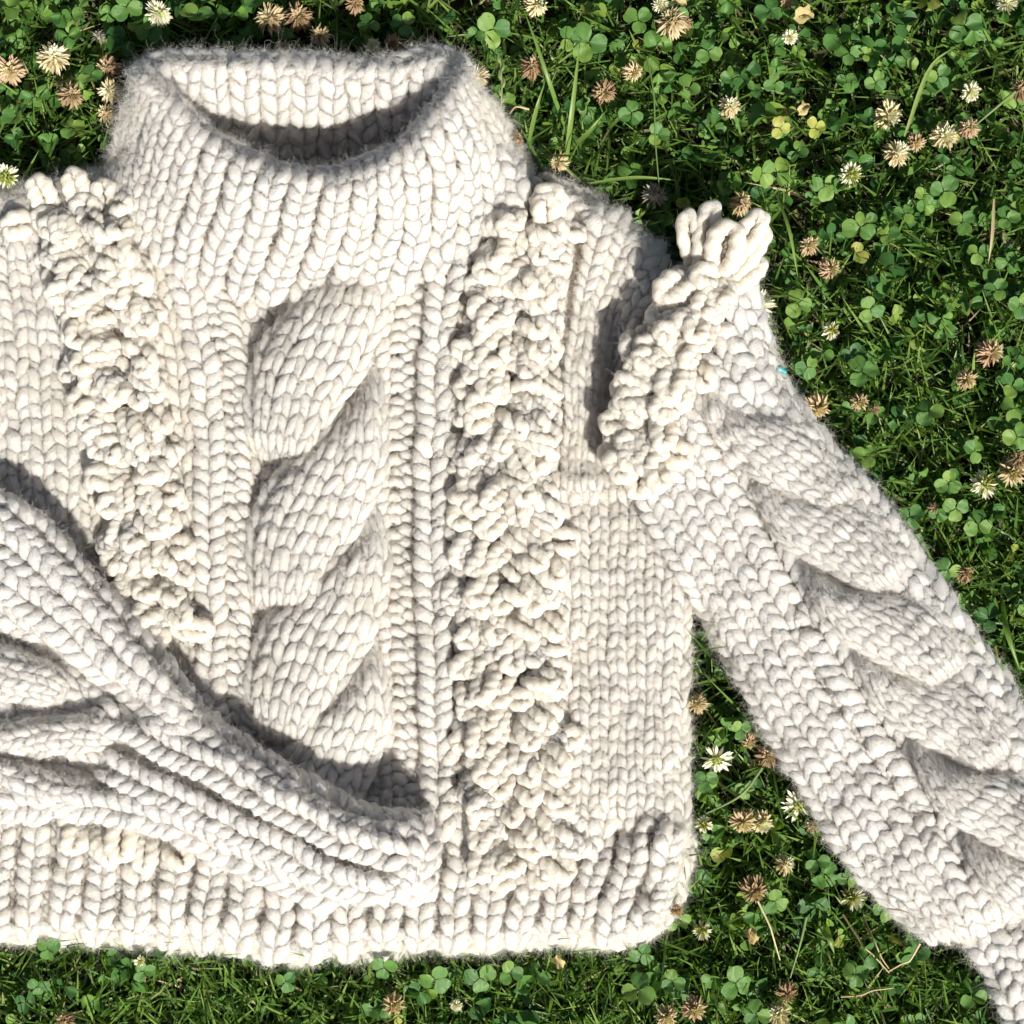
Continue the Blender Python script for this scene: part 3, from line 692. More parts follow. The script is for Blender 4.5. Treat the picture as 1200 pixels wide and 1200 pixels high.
d = np.where(short[:, None], tg + fn * rng.uniform(.05, .5, (nf, 1)), fn + rd_ * .75); d /= np.linalg.norm(d, axis=1, keepdims=True)
cur = rng.normal(0, 1, (nf, 3)) * np.where(halo, 1.5, 1.)[:, None]; cur = np.where(short[:, None], cur * .35 - fn * .35, cur); cur2 = rng.normal(0, 1, (nf, 3))
t = np.linspace(0, 1, K)[None, :, None]
HP = fp[:, None] + ln[:, None, None] * (d[:, None] * t + cur[:, None] * .38 * t * t + cur2[:, None] * np.where(halo, .3, .14)[:, None, None] * np.sin(t * 6))
hc = bpy.data.hair_curves.new('wool_fuzz')
hc.add_curves([K] * nf)
hc.attributes['position'].data.foreach_set('vector', W(HP).astype(np.float32).ravel())
ra = hc.attributes.get('radius') or hc.attributes.new('radius', 'FLOAT', 'POINT')
ra.data.foreach_set('value', (np.array([1, 1, .95, .85, .65, .3])[None] * np.where(halo, .045, np.where(short, .12, .06))[:, None] * S).astype(np.float32).ravel())
hc.materials.append(FIB)
fo = bpy.data.objects.new('wool_fuzz', hc); C.objects.link(fo); fo.parent = sweater; fo['kind'] = 'stuff'
print('fuzz', nf)

# ------------------------------------------------------------------ lawn
def under(x, y, m=6):
    p = np.stack([x, y], -1)
    return (sdf(BODY, p) > m) | (sdf(SLEEVE, p) > m) | (sdf(COLLAR, p) > m) | (sdf(LINING, p) > m) | (sdf(CUFF, p) > m)
def grassy(x, y):
    g = .58 + 0 * x
    g = g + 1.1 * gauss(x, y, 970, 540, 130, 140) + .85 * gauss(x, y, 1130, 670, 150, 170) + .9 * smooth(930, 1060, y) + .5 * gauss(x, y, 690, 150, 90, 110)
    g = g + .35 * smooth(.2, .7, wob(x * 1.7, y * 1.7, 11))
    return np.clip(g, 0, 1.25)
def field(n, lo=-450, hi=1650):
    x = rng.uniform(lo, hi, n); y = rng.uniform(lo, hi, n); return x, y

def blades(n, hmin, hmax, wmin, wmax, mat, name, weight, zmax, lean=(15, 75), tintf=None, edge_m=4):
    x, y = field(n)
    out = np.maximum(np.abs(x - 600), np.abs(y - 600)) > 690
    keep = (rng.uniform(0, 1, n) < weight(x, y) * np.where(out, .45, 1)) & ~under(x, y, edge_m)
    x, y = x[keep], y[keep]; m = len(x)
    K = 6; h = rng.uniform(hmin, hmax, m); az = rng.uniform(0, 6.283, m) ; ln = np.radians(rng.uniform(*lean, m)); bend = rng.uniform(.1, .9, m)
    t = np.linspace(0, 1, K)[None]
    ang = ln[:, None] + bend[:, None] * t * 1.1 - .3
    st = (h / (K - 1))[:, None]
    r = np.cumsum(np.sin(ang) * st, 1) - np.sin(ang[:, :1]) * st; z = np.cumsum(np.cos(ang) * st, 1) - np.cos(ang[:, :1]) * st + rng.uniform(0, 16, (m, 1))
    z = np.minimum(z, zmax - 6 + 6 * np.tanh(z - zmax)) if zmax else z
    cx = x[:, None] + r * np.cos(az)[:, None]; cy = y[:, None] + r * np.sin(az)[:, None]
    wd = rng.uniform(wmin, wmax, m)[:, None] * np.array([.6, .95, 1, .85, .55, .06])[None] / 2
    tw = az[:, None] + math.pi / 2 + rng.normal(0, .5, (m, 1)) * t
    tz = rng.normal(0, .45, (m, 1)) * wd
    # two halves folded along the midrib
    A = np.stack([cx + np.cos(tw) * wd, cy + np.sin(tw) * wd, z + tz + wd * .35], -1)
    B = np.stack([cx, cy, z], -1)
    D = np.stack([cx - np.cos(tw) * wd, cy - np.sin(tw) * wd, z - tz + wd * .35], -1)
    V = np.stack([A, B, D], 2)                          # m,K,3,3
    k = np.arange(K - 1); f = []
    for c in (0, 1): f.append(np.stack([k * 3 + c, k * 3 + c + 1, (k + 1) * 3 + c + 1, (k + 1) * 3 + c], -1))
    f = np.concatenate(f); F = (f[None] + (np.arange(m) * K * 3)[:, None, None]).reshape(-1, 4)
    ti = tintf(m) if tintf else rng.uniform(0, 1, m)
    tint = np.repeat(ti, K * 3)
    o = mk(name, V.reshape(-1, 3), F, mat, None, tint=tint, kind='stuff')
    print(name, m); return o
o = blades(34000, 22, 60, 2., 4.2, THATCH, 'thatch', lambda x, y: .75 + 0 * x, 0, (40, 88))
o['label'] = 'dark dead thatch and low stalks between the grass and clover'; o['category'] = 'thatch'
o = blades(105000, 34, 92, 1.8, 4.2, GRASS, 'grass', lambda x, y: .9 * grassy(x, y), 0, (8, 72), lambda m: rng.beta(2.2, 2.6, m))
o['label'] = 'green lawn grass growing among the clover round the sweater'; o['category'] = 'grass'

def near_edge(x, y):
    p = np.stack([x, y], -1); d = np.maximum(sdf(BODY, p), sdf(SLEEVE, p))
    return .6 * ((d > -12) & (d < 3)) * (np.abs(x - 600) < 640)
o = blades(26000, 80, 135, 2.0, 4.4, GRASS, 'edge_grass', near_edge, 0, (5, 50), lambda m: rng.beta(2.4, 2.2, m), 8)
o['label'] = 'longer grass blades standing along the edges of the sweater and leaning over it'; o['category'] = 'grass'
# clover ----------------------------------------------------------------------
def leaflet(nx=6, ny=5, cup=.22, droop=.12, notch=.06, seed=0):
    r = random.Random(seed); V = []; UV = []
    for i in range(nx):
        x = i / (nx - 1); w = .50 * math.sqrt(max(0, 1 - ((x - .54) / .545) ** 2)) + .012
        for j in range(ny):
            s = -1 + 2 * j / (ny - 1)
            xx = .04 + x * .98 - (notch * (1 - abs(s)) if i == nx - 1 else 0) - .10 * abs(s) ** 2 * (x - .5)
            V.append((xx, s * w, cup * abs(s) * w * 1.6 - droop * x * x + .03 * math.sin(7 * x + 5 * s + seed) + .10 * x)); UV.append((x, s))
    F = [(i * ny + j, (i + 1) * ny + j, (i + 1) * ny + j + 1, i * ny + j + 1) for i in range(nx - 1) for j in range(ny - 1)]
    return np.array(V), np.array(F), np.array(UV)
def stem_tube(P, r, n=5):
    P = np.asarray(P, float)[None]; return sweep(P, np.full(P.shape[:2], r), n, 0, 9., 0)

def clover_mass(n):
    x, y = field(n)
    out = np.maximum(np.abs(x - 600), np.abs(y - 600)) > 690
    wgt = np.clip(1.30 - .74 * grassy(x, y), .14, 1)
    keep = (rng.uniform(0, 1, n) < wgt * np.where(out, .5, 1)) & ~under(x, y, -3)
    x, y = x[keep], y[keep]; m = len(x); Vs = []; Fs = []; U = []; Ti = []; off = 0
    LV = [leaflet(5, 5, cup=rng.uniform(.05, .95), droop=rng.uniform(0, .3), seed=i) for i in range(12)]
    z = 8 + 66 * rng.beta(1.3, 1.2, m); rad = (7 + 15 * rng.beta(2.2, 1.9, m)) * (.8 + .25 * (z / 80)); tint = rng.beta(2.4, 2.3, m)
    dead = rng.uniform(0, 1, m) < .02; tint[dead] = .97
    SV = []; SF = []; so_ = 0
    for i in range(m):
        a0 = rng.uniform(0, 6.28); nl = 3
        tl = rng.normal(0, .55, 2); R0 = np.array(Matrix.Rotation(tl[0], 3, 'X') @ Matrix.Rotation(tl[1], 3, 'Y'))
        for k in range(nl):
            v, f, uv = LV[rng.integers(0, 12)]
            a = a0 + k * 2.094 + rng.normal(0, .13); pitch = rng.normal(.05, .52)
            R = R0 @ np.array(Matrix.Rotation(a, 3, 'Z') @ Matrix.Rotation(-pitch, 3, 'Y') @ Matrix.Rotation(rng.normal(0, .25), 3, 'X'))
            p = v * rad[i] * rng.uniform(.88, 1.1) @ R.T; p[:, 1] *= -1
            Vs.append(p + [x[i], y[i], z[i]]); Fs.append(f + off); off += len(v); U.append(uv[f].reshape(-1, 2)); Ti.append(np.full(len(v), tint[i] + rng.normal(0, .05)))
        b = np.array([x[i] + rng.normal(0, 14), y[i] + rng.normal(0, 14), 0.]); e = np.array([x[i], y[i], z[i]])
        P = [b, (b + e) / 2 + rng.normal(0, 4, 3), e]; sv, sf, _ = stem_tube(crv(P, 4), 1.1, 4)
        SV.append(sv); SF.append(sf + so_); so_ += len(sv)
    print('clover mass', m)
    o = mk('clover_patch', np.concatenate(Vs), np.concatenate(Fs), CLOVER_T, None, np.concatenate(U), np.concatenate(Ti), kind='stuff')
    o['label'] = 'dense patch of three-leaved clover covering the lawn round the sweater'; o['category'] = 'clover'
    s = mk('clover_stems', np.concatenate(SV), np.concatenate(SF), STEM, o, kind='stuff')
clover_mass(12500)

# flower positions: x, y, size, kind, phrase (which one it is)
FL = [
 (12, 83, 40, 'pink', 'shaded pinkish grey clover head at the far left edge above the shoulder'),
 (63, 68, 42, 'cream', 'large cream clover head in the shade left of the collar'),
 (116, 43, 20, 'grey', 'small white clover bud with its shade painted grey above the tan heads'),  # white bud, its shade put into the grey floret colour
 (187, 15, 38, 'white', 'fresh white clover head above the left corner of the collar'),
 (126, 80, 34, 'pink', 'uppermost pinkish tan head of the cluster left of the collar'),
 (129, 107, 34, 'cream', 'middle cream head of the cluster left of the collar'),
 (126, 133, 30, 'tan', 'lowest tan head of the cluster touching the collar side'),
 (83, 112, 34, 'brown', 'dull brown withered head in shade left of the collar cluster'),
 (7, 206, 34, 'green', 'yellow green and white head beside the left shoulder'),
 (317, 22, 42, 'tan', 'wide tan star shaped head above the middle of the collar'),
 (350, 20, 38, 'brown', 'brown withered head between two tan ones above the collar'),
 (375, 42, 28, 'tan', 'small tan head lowest of the group above the collar'),
 (331, 58, 26, 'tan', 'tan petals peeking out just behind the collar rim'),
 (437, 54, 22, 'white', 'small bright white head right behind the collar rim'),
 (461, 50, 24, 'brown', 'small brown head next to the white one behind the collar'),
 (558, 90, 36, 'cream', 'yellowish tan head touching the upper right corner of the collar'),
 (623, 78, 32, 'brown', 'brown head with white petals standing right of the collar'),
 (628, 6, 32, 'cream', 'cream head at the top edge above the grass spikes'),
 (742, 84, 26, 'tan', 'small tan head high among large clover leaves at top centre'),
 (708, 108, 32, 'brown', 'rusty brown head left of the long drooping stalk'),
 (788, 26, 42, 'tan', 'big loose tan head near the top edge right of centre'),
 (774, 6, 24, 'white', 'small white head cut by the top edge'),
 (606, 163, 22, 'brown', 'tiny dark brown head low beside the collar slope'),
 (655, 190, 26, 'tan', 'small tan head just above the right shoulder'),
 (767, 230, 38, 'grey', 'dark grey dried seed head in the shadow of the shoulder'),
 (416, 5, 26, 'brown', 'brown head cut by the top edge above the collar'),
 (855, 125, 30, 'cream', 'cream rounded head left of the yellow clover leaves'),
 (926, 43, 22, 'white', 'small white head below the dry yellow leaf'),
 (922, 3, 20, 'brown', 'small brown head at the top edge over the dry leaf'),
 (1040, 135, 40, 'cream', 'spiky cream and tan head right of the yellow clover leaves'),
 (1107, 160, 38, 'cream', 'wide spreading cream head of the pair at upper right'),
 (1136, 150, 28, 'pink', 'small pinkish head joined to the wide cream one at upper right'),
 (1050, 180, 38, 'cream', 'tall cream cluster head beside the reddish one'),
 (1073, 167, 26, 'pink', 'reddish faded head right of the tall cream cluster'),
 (1137, 108, 28, 'white', 'pinkish white head above the upper right pair'),
 (996, 204, 32, 'green', 'greenish cream tilted head below the spiky one'),
 (868, 238, 32, 'tan', 'tan and cream head right behind the sleeve loops'),
 (948, 287, 28, 'tan', 'small tan head on a curved stalk right of the loops'),
 (972, 315, 30, 'pink', 'faded pink head below the small tan one'),
 (889, 358, 36, 'star', 'white star shaped head beside the shoulder of the sleeve'),
 (973, 388, 26, 'green', 'pale greenish head lying low in the grass right of the star'),
 (1197, 105, 30, 'brown', 'brown head at the right edge in the upper part'),
 (1180, 4, 30, 'white', 'white head cut by the top right corner'),
 (803, 28, 20, 'brown', 'small brown head just right of the big loose tan one'),
 (1160, 413, 38, 'pink', 'white fringed head with a dark pink middle near the right edge'),
 (1133, 445, 28, 'tan', 'tan head on a straight thin stalk below the pink centred one'),
 (957, 477, 36, 'tan', 'tan and brown head beside the upper sleeve edge'),
 (1007, 471, 24, 'tan', 'small tan head right of the one at the sleeve edge'),
 (1025, 480, 15, 'brown', 'tiny brown head tucked behind the small tan one'),
 (1152, 568, 40, 'green', 'green white starry head of the pair at the right edge'),
 (1187, 552, 40, 'tan', 'orange tan head of the pair at the right edge'),
 (1194, 538, 26, 'brown', 'brown head topmost of the three at the right edge'),
 (1094, 595, 16, 'brown', 'tiny rust coloured head between clover leaves by the sleeve'),
 (1130, 673, 26, 'brown', 'crumpled brown head below the clover leaves at mid right'),
 (817, 825, 28, 'tan', 'tan head squeezed beside the body edge in the gap'),
 (840, 890, 34, 'star', 'greenish white starry head in the gap under the armpit'),
 (878, 868, 24, 'pink', 'small faded head above the rusty one in the gap'),
 (900, 885, 34, 'brown', 'rusty brown head touching the inner sleeve edge'),
 (870, 962, 34, 'tan', 'left half of the tan pair on a long bent stalk'),
 (892, 963, 34, 'cream', 'right half of the tan pair on a long bent stalk'),
 (936, 943, 38, 'star', 'spiky white and yellow head against the inner sleeve edge'),
 (951, 967, 22, 'pink', 'small pinkish head tucked under the spiky one at the sleeve'),
 (919, 1013, 30, 'cream', 'faint pale brown head below the tan pair'),
 (883, 1042, 38, 'brown', 'brown spiky round head on a stalk in the lower gap'),
 (1000, 1052, 34, 'green', 'green and cream tilted head under the lower sleeve edge'),
 (922, 1162, 30, 'brown', 'brown head above another near the bottom edge'),
 (912, 1188, 34, 'cream', 'cream head below the brown one at the bottom edge'),
 (813, 1182, 34, 'pink', 'pinkish brown head at the bottom edge right of centre'),
 (793, 1067, 18, 'brown', 'small red brown head at the lower right corner of the hem'),
 (825, 966, 24, 'green', 'faint yellow green head low in the gap grass'),
 (823, 1090, 26, 'green', 'yellowish withered head right of the hem corner'),
 (461, 1177, 30, 'tan', 'tan head in the grass below the middle of the hem'),
 (535, 1178, 18, 'white', 'tiny whitish head near the bottom edge in the middle'),
 (781, 1191, 30, 'tan', 'tan head cut by the bottom edge left of the pinkish one'),
 (163, 1126, 16, 'green', 'tiny yellow green bud under the left part of the hem'),
 (75, 1196, 26, 'brown', 'brown head cut by the bottom edge at lower left'),
]
KIND = {  # outer petals, inner florets, core, polar range of outer, number, droop
 'white': (P_WHITE, P_WHITE, P_GREEN, (25, 105), 74, .0),
 'cream': (P_CREAM, P_WHITE, P_CREAM, (30, 118), 84, .2),
 'tan':   (P_TAN, P_CREAM, P_BROWN, (25, 130), 84, .6),
 'brown': (P_BROWN, P_TAN, P_BROWN, (25, 130), 84, .6),
 'pink':  (P_PINK, P_CREAM, P_BROWN, (30, 125), 80, .5),
 'green': (P_WHITE, P_GREEN, P_GREEN, (40, 108), 56, .15),
 'star':  (P_WHITE, P_GREEN, P_GREEN, (62, 104), 30, .0),
 'grey':  (P_GREY, P_GREY, P_GREY, (20, 110), 34, .1),
}
def floret(L, w, curl, *_):
    """a narrow folded keel petal along +x"""
    K = 5; V = []
    for i in range(K):
        t = i / (K - 1); ww = w * (.45, .8, 1., .8, .12)[i]; z = -curl * L * t * t
        V += [(L * t, ww / 2, z + ww * .22), (L * t, 0, z - ww * .28), (L * t, -ww / 2, z + ww * .22)]
    F = [(i * 3 + c, (i + 1) * 3 + c, (i + 1) * 3 + c + 1, i * 3 + c + 1) for i in range(K - 1) for c in (0, 1)]
    return np.array(V), np.array(F)
def cluster(n, pol, L0, w, curl, seed, base=.16):
    r = np.random.default_rng(seed); Vs = []; Fs = []; off = 0
    for i in range(n):
        po = math.radians(pol[0] + (pol[1] - pol[0]) * math.sqrt((i + .5) / n)) + r.normal(0, .09); az = i * 2.39996 + r.normal(0, .25)
        v, f = floret(L0 * r.uniform(.75, 1.15), w * r.uniform(.75, 1.25), curl * r.uniform(.4, 1.6))
        R = np.array(Matrix.Rotation(az, 3, 'Z') @ Matrix.Rotation(po - math.pi / 2, 3, 'Y') @ Matrix.Rotation(r.normal(0, .5), 3, 'X'))
        d = R @ np.array([1, 0, 0]); Vs.append(v @ R.T + d * base); Fs.append(f + off); off += len(v)
    return np.concatenate(Vs), np.concatenate(Fs)
def ball(r=.2, nu=8, nv=6):
    V = [(r * math.sin(math.pi * j / nv) * math.cos(6.2832 * i / nu), r * math.sin(math.pi * j / nv) * math.sin(6.2832 * i / nu), r * .9 * math.cos(math.pi * j / nv)) for j in range(nv + 1) for i in range(nu)]
    F = [(j * nu + i, (j + 1) * nu + i, (j + 1) * nu + (i + 1) % nu, j * nu + (i + 1) % nu) for j in range(nv) for i in range(nu)]
    return np.array(V), np.array(F)
FM = {}
for kd, (mo, mi, mc, pol, n, curl) in KIND.items():
    for var in range(3):
        V, F = cluster(n, pol, .30 if kd != 'star' else .42, .085 if kd != 'star' else .11, curl, hash(kd) % 7 + var * 31 if False else len(kd) * 11 + var * 31 + ord(kd[0]))
        a = mk('outer_florets', V, F, mo, link=False, world_px=False).data
        V, F = cluster(int(n * .5), (0, pol[0] + 12), .27 if kd != 'star' else .16, .08, curl * .3, len(kd) * 17 + var + 5, .14)
        b = mk('inner_florets', V, F, mi, link=False, world_px=False).data
        V, F = ball(.2); c = mk('flower_core', V, F, mc, link=False, world_px=False).data
        FM[kd, var] = (a, b, c)
def flower(x, y, size, kd, label, i):
    r = random.Random(i * 7 + 3)
    z = r.uniform(68, 88)
    if sdf(BODY, np.array([[x, y]], float))[0] > -30 or sdf(LINING, np.array([[x, y]], float))[0] > -45: z = r.uniform(78, 90)
    hp = W(np.array([x, y, z])); bx = x + r.uniform(-26, 26); by = y + r.uniform(-26, 26); bp = W(np.array([bx, by, 0.]))
    t = empty('clover_flower', tuple(bp), label, 'clover flower', 'clover flowers standing in the lawn')
    tl = .75 if kd != 'star' else .2
    M = Matrix.Rotation(r.uniform(-tl, tl) + .15, 4, 'X') @ Matrix.Rotation(r.uniform(-tl, tl), 4, 'Y') @ Matrix.Rotation(r.uniform(0, 6.28), 4, 'Z') @ Matrix.Scale(size * S * .93, 4)
    M.translation = Vector(hp) - Vector(bp)
    for nm, me in zip(('outer_florets', 'inner_florets', 'flower_core'), FM[kd, i % 3]):
        o = bpy.data.objects.new(nm, me); C.objects.link(o); o.parent = t; o.matrix_local = M
        if nm != 'flower_core': o['kind'] = 'stuff'
    sv, sf, _ = stem_tube(crv([(bx, by, 0), ((bx + x) / 2 + r.uniform(-6, 6), (by + y) / 2, z * .55), (x, y, z - 3)], 7), 1.5, 6)
    o = mk('stem', W(sv) - bp, sf, STEM, t, world_px=False)
for i, (x, y, s_, kd, lab) in enumerate(FL): flower(x, y, s_, kd, lab, i)

# clover plants one can pick out: x, y, leaflet length, direction of first leaflet, tone
CV = [(148, 8, 17), (176, 34, 16), (232, 20, 20), (20, 135, 16), (84, 150, 15), (85, 22, 16), (106, 88, 14), (432, 27, 13), (473, 28, 14), (578, 34, 20), (690, 50, 22), (668, 46, 15), (740, 132, 15), (748, 24, 17), (771, 158, 13),
      (902, 12, 16), (858, 92, 15), (884, 106, 12), (908, 97, 12), (935, 178, 13), (893, 203, 16), (914, 150, 13, 'y'), (955, 150, 13, 'y'), (992, 96, 13), (1026, 96, 13), (1130, 30, 18), (1062, 70, 14), (1106, 224, 17), (1128, 260, 15), (1084, 228, 14),
      (1008, 266, 19), (1060, 250, 13), (966, 218, 16), (935, 356, 16), (1020, 362, 15), (1195, 358, 16), (1146, 296, 13), (1180, 256, 14), (1040, 275, 14), (946, 430, 15), (1010, 436, 18), (1084, 240, 12), (1088, 482, 17), (1186, 452, 16), (1192, 512, 17), (1014, 535, 16),
      (1142, 528, 15), (1112, 565, 15), (1120, 596, 15), (1146, 614, 17), (1066, 606, 16), (1111, 668, 15), (1070, 634, 12), (827, 915, 15), (868, 855, 13), (872, 926, 12), (905, 858, 12), (957, 1008, 14), (994, 1028, 12), (908, 1056, 15), (862, 1152, 20), (886, 1188, 15),
      (1003, 1142, 15), (1064, 1118, 14), (1034, 1066, 14), (510, 1148, 19), (450, 1134, 15), (562, 1146, 20), (598, 1140, 14), (748, 1160, 19), (788, 1150, 15), (752, 1118, 14), (56, 1112, 15), (45, 1156, 12), (335, 1150, 13), (168, 1138, 13), (1168, 340, 14), (830, 60, 15), (1100, 90, 14)]
LEAF_ME = []
for i in range(8):
    v, f, uv = leaflet(8, 7, cup=.12 + .05 * (i % 5), droop=.06 * (i % 4), seed=20 + i)
    LEAF_ME.append([mk('leaflet', v, f, m, None, uv[f].reshape(-1, 2), link=False, world_px=False).data for m in (CLOVER_O, CLOVER_Y)])
flp = np.array([(f[0], f[1]) for f in FL], float); used = set()
def where(x, y, big):
    d = np.hypot(*(flp - [x, y]).T)
    for j in np.argsort(d):
        dx, dy = x - flp[j][0], y - flp[j][1]
        side = ('right of' if dx > 0 else 'left of') if abs(dx) > abs(dy) else ('below' if dy > 0 else 'above')
        dist = 'just ' if d[j] < 45 else ''
        w_ = FL[j][4].replace(' clover head', ' head').split()
        s = f"{big} clover leaf {dist}{side} the {' '.join(w_)}"
        s = ' '.join(s.split()[:16])
        while s.split()[-1] in ('the', 'of', 'a', 'and', 'with', 'in', 'on', 'at', 'right', 'left', 'to', 'by', 'one', 'two', 'just', 'beside', 'between', 'behind', 'above', 'below', 'from', 'its', 'near', 'upper', 'lower', 'far', 'long', 'small', 'white', 'large'): s = ' '.join(s.split()[:-1])
        if s not in used: used.add(s); return s
for i, c in enumerate(CV):
    x, y, L_ = c[:3]; yel = len(c) > 3; r = random.Random(i + 50)
    if under(np.array(float(x)), np.array(float(y)), 0): continue
    z = r.uniform(70, 84); bx, by = x + r.uniform(-15, 15), y + r.uniform(-15, 15); bp = W(np.array([bx, by, 0.])); hp = W(np.array([x, y, z]))
    t = empty('clover', tuple(bp), where(x, y, 'yellow' if yel else ('large' if L_ > 16 else 'small' if L_ < 14 else 'green')), 'clover', 'clover leaves among the flowers')
    R0 = Matrix.Rotation(r.gauss(0, .2), 4, 'X') @ Matrix.Rotation(r.gauss(0, .2), 4, 'Y'); a0 = r.uniform(0, 6.28)
    for k in range(3):
        M = R0 @ Matrix.Rotation(a0 + k * 2.094 + r.gauss(0, .1), 4, 'Z') @ Matrix.Rotation(r.gauss(.02, .2), 4, 'Y') @ Matrix.Scale(L_ * S * r.uniform(.92, 1.1), 4)
        M.translation = Vector(hp) - Vector(bp)
        o = bpy.data.objects.new('leaflet', LEAF_ME[r.randrange(8)][1 if yel else 0]); C.objects.link(o); o.parent = t; o.matrix_local = M
    sv, sf, _ = stem_tube(crv([(bx, by, 0), ((bx + x) / 2 + r.uniform(-4, 4), (by + y) / 2, z * .55), (x, y, z)], 6), 1.2, 5)
    mk('stem', W(sv) - bp, sf, STEM, t, world_px=False)

# single stalks, blades, dead leaves --------------------------------------------
def stalk(name, pts, r0, mat, label, cat, r1=None):
    P = crv(pts, 14); rr = np.linspace(r0, r1 or r0 * .5, 14)[None]
    V, F, uv = sweep(P[None], rr, 6, 0, 9, .0)
    b = W(P[0]); t = mk(name, W(V) - b, F, mat, None, uv, world_px=False); t.location = b
    t['label'] = label; t['category'] = cat; return t
def long_blade(pts, w, label, mat=GRASS, tint=.6):
    P = crv(pts, 14); T = np.gradient(P, axis=0); n = np.stack([-T[:, 1], T[:, 0], 0 * T[:, 0]], 1); n /= np.linalg.norm(n, axis=1, keepdims=True) + 1e-9
    wd = w * np.sin(np.linspace(.5, 3.1, 14)).clip(.04, 1)[:, None] / 2
    V = np.concatenate([P + n * wd + [0, 0, w * .2], P, P - n * wd + [0, 0, w * .2]]); F = [(c * 14 + k, c * 14 + k + 1, (c + 1) * 14 + k + 1, (c + 1) * 14 + k) for c in (0, 1) for k in range(13)]
    b = W(P[0]); o = mk('tall_grass', W(V) - b, F, mat, None, tint=np.full(42, tint), world_px=False); o.location = b
    o['label'] = label; o['category'] = 'grass blade'
long_blade([(661, 208, 30), (668, 150, 85), (675, 90, 105), (680, 43, 108)], 6, 'tall upright grass blade just right of the collar above the right shoulder', tint=.75)
long_blade([(664, 155, 40), (645, 100, 95), (628, 50, 110), (612, 6, 108)], 5, 'long slanting grass blade reaching the top edge above the right shoulder')
long_blade([(668, 175, 40), (690, 155, 88), (712, 128, 96)], 6, 'broad bent grass blade forking from the tall one right of the collar', tint=.7)
long_blade([(618, 175, 40), (628, 130, 88), (640, 92, 98)], 5, 'grass blade standing beside the brown and white flower head', tint=.7)
long_blade([(690, 215, 60), (745, 208, 88), (800, 212, 92)], 4, 'pale grass blade lying flat above the shadow of the shoulder', tint=.8)
long_blade([(1165, 233, 90), (1163, 275, 92), (1158, 312, 80)], 4, 'pale dry blade hanging down near the right edge', tint=.93)
long_blade([(1060, 160, 85), (1090, 80, 100), (1125, 52, 100)], 5, 'glossy pale grass blade crossing leaves at upper right', tint=.84)
long_blade([(910, 228, 60), (925, 270, 92), (936, 330, 80)], 4, 'thin curved grass blade right of the sleeve loops', tint=.7)
long_blade([(1174, 700, 40), (1180, 740, 88), (1197, 790, 80)], 7, 'wide grass blade at the right edge beside the lower sleeve', tint=.55)
long_blade([(965, 1080, 60), (972, 1100, 86), (978, 1118, 80)], 8, 'short broad bright blade in the grass of the lower gap', tint=.7)
stalk('flower_stalk', [(893, 900, 84), (868, 932, 90), (822, 956, 70)], 2.2, STEM, 'long bent green stalk running left from the rusty flower head', 'stalk')
stalk('flower_stalk', [(1190, 107, 90), (1165, 128, 94), (1145, 145, 84)], 2.2, STEM, 'straight green stalk ending at the upper right pair of flowers', 'stalk')
stalk('flower_stalk', [(946, 826, 0), (945, 1075, 88), (938, 1105, 88), (926, 1146, 80)][1:], 2., STEM, 'thin green stalk leaning through the lower gap grass', 'stalk')
stalk('flower_stalk', [(888, 1056, 86), (902, 1085, 90), (906, 1098, 88), (914, 1125, 70)], 1.5, STRAW, 'reddish dry stalk under the brown spiky flower head', 'stalk')
stalk('grass_stalk', [(758, 66, 92), (766, 110, 100), (768, 165, 100), (773, 225, 90)], 1.4, STEM, 'long thin drooping stalk hanging over the dark shoulder shadow', 'stalk')
stalk('dry_twig', [(988, 1072, 60), (1012, 1109, 84), (1022, 1118, 83), (1042, 1140, 72)], 1.5, STRAW, 'dry straw twig slanting down to the right under the lower sleeve', 'twig')
stalk('dry_twig', [(1012, 1075, 60), (1026, 1106, 86), (1034, 1124, 82), (1044, 1138, 76)], 1.4, STRAW, 'second dry twig beside the slanting one under the lower sleeve', 'twig')
stalk('dry_twig', [(1078, 1106, 88), (1066, 1126, 90), (1058, 1129, 89), (1042, 1138, 78)], 1.7, STRAW, 'orange yellow twig starting under the lower corner of the sleeve', 'twig')
stalk('dry_twig', [(986, 1168, 70), (1010, 1166, 84), (1022, 1161, 84), (1046, 1158, 80)], 1.4, STRAW, 'flat pale twig lying level near the bottom edge', 'twig')
stalk('dry_twig', [(620, 128, 88), (605, 125, 90), (598, 132, 80)], 1.6, STRAW, 'short brown twig right of the collar edge', 'twig')
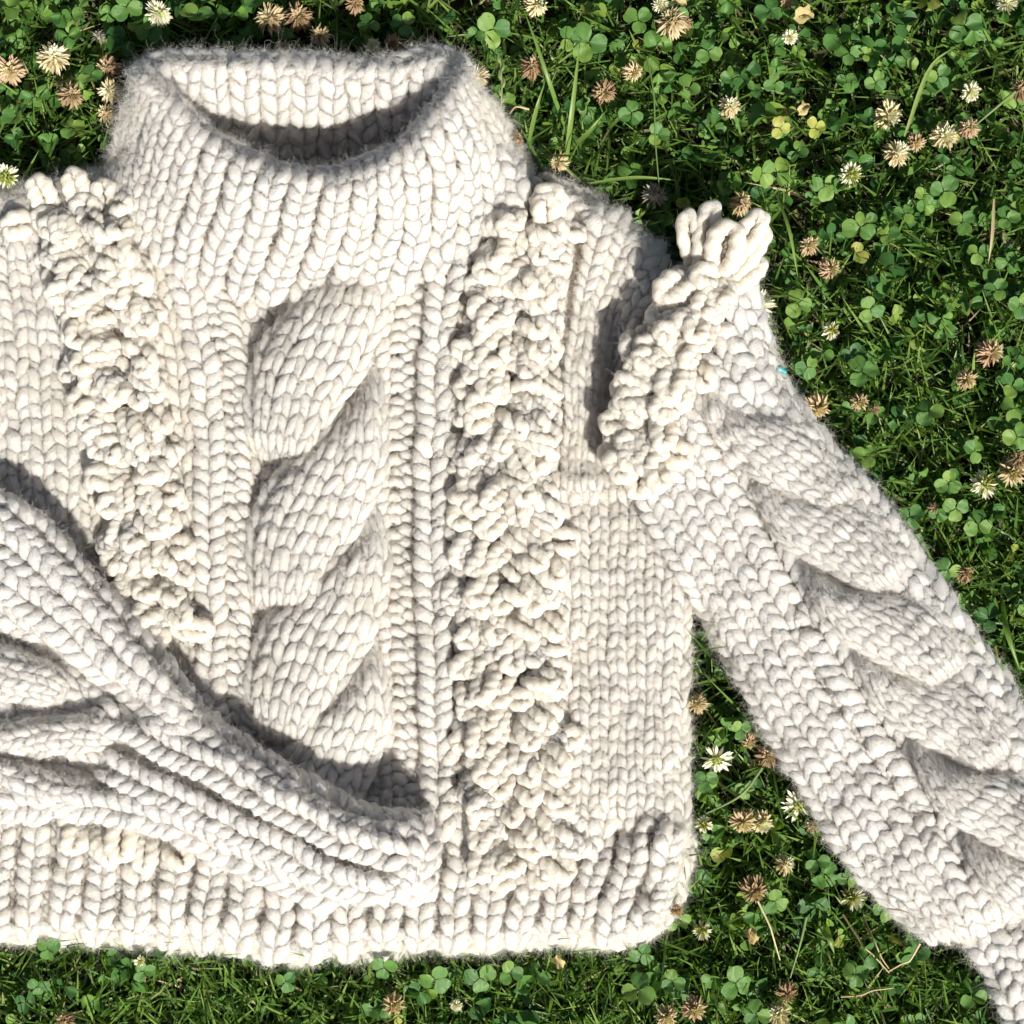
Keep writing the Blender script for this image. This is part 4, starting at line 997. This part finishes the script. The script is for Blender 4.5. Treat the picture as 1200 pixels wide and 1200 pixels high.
stalk('dark_sprig', [(1040, 1065, 121), (1056, 1067, 128), (1064, 1070, 128), (1073, 1078, 126)], 1.1, P_GREY, 'small dark sprig lying on the lower edge of the sleeve', 'sprig', .9)
stalk('teal_plastic_clip', [(905, 431, 86), (912, 432, 90), (921, 436, 88)], 3.8, plastic(), 'small shiny teal plastic piece poking out beside the upper sleeve', 'plastic clip', 3.)
# grass ear
ear = empty('grass_ear', tuple(W(np.array([585., 162, 0]))), 'green grass spike with small seeds standing right of the collar', 'grass ear')
b0 = W(np.array([585., 162, 0])); P = crv([(585, 162, 30), (587, 130, 92), (588, 100, 106), (586, 68, 108)], 14)
V, F, _ = sweep(P[None], np.full((1, 14), 1.2), 5, 0, 9, 0); mk('stem', W(V) - b0, F, STEM, ear, world_px=False)
sp = []
for k in range(9):
    q = ev(P, np.array(.38 + k * .072)); sgn = 1 if k % 2 else -1
    sp.append(refine(np.array([[q, q + [sgn * 2.5, -5, 1], q + [sgn * 3, -12, 1]]]), 6)[0])
for q in sp:
    V, F, _ = sweep(q[None], np.array([[.8, 2., 2.3, 2., 1.2, .3]]), 6, 0, 9, 0); mk('seed', W(V) - b0, F, STEM, ear, world_px=False)
def dead_leaf(x, y, s_, label, rot):
    v, f, uv = leaflet(9, 7, cup=.5, droop=.2, seed=int(x)); v = v.copy(); v[:, 2] += .14 * np.sin(v[:, 0] * 9 + v[:, 1] * 11); v[:, 1] *= .72 + .2 * np.sin(v[:, 0] * 8); v[:, 0] -= .5
    o = mk('dead_leaf', v * s_ * S, f, DEAD, None, uv[f].reshape(-1, 2), world_px=False); o.location = W(np.array([x, y, 90.])); o.rotation_euler = (.2, .1, rot)
    o['label'] = label; o['category'] = 'dead leaf'
dead_leaf(940, 18, 25, 'dry tan yellow leaf near the top edge right of centre', .4)
dead_leaf(880, 1098, 19, 'pale yellow dead leaf in the grass of the lower gap', 1.9)
dead_leaf(796, 4, 19, 'dry orange leaf cut by the top edge', 2.8)
dead_leaf(655, 1128, 16, 'tiny yellow leaf scrap in the grass below the hem', 2.3)
dead_leaf(940, 128, 18, 'small orange edged dry leaf between the yellow clover leaves', 1.)
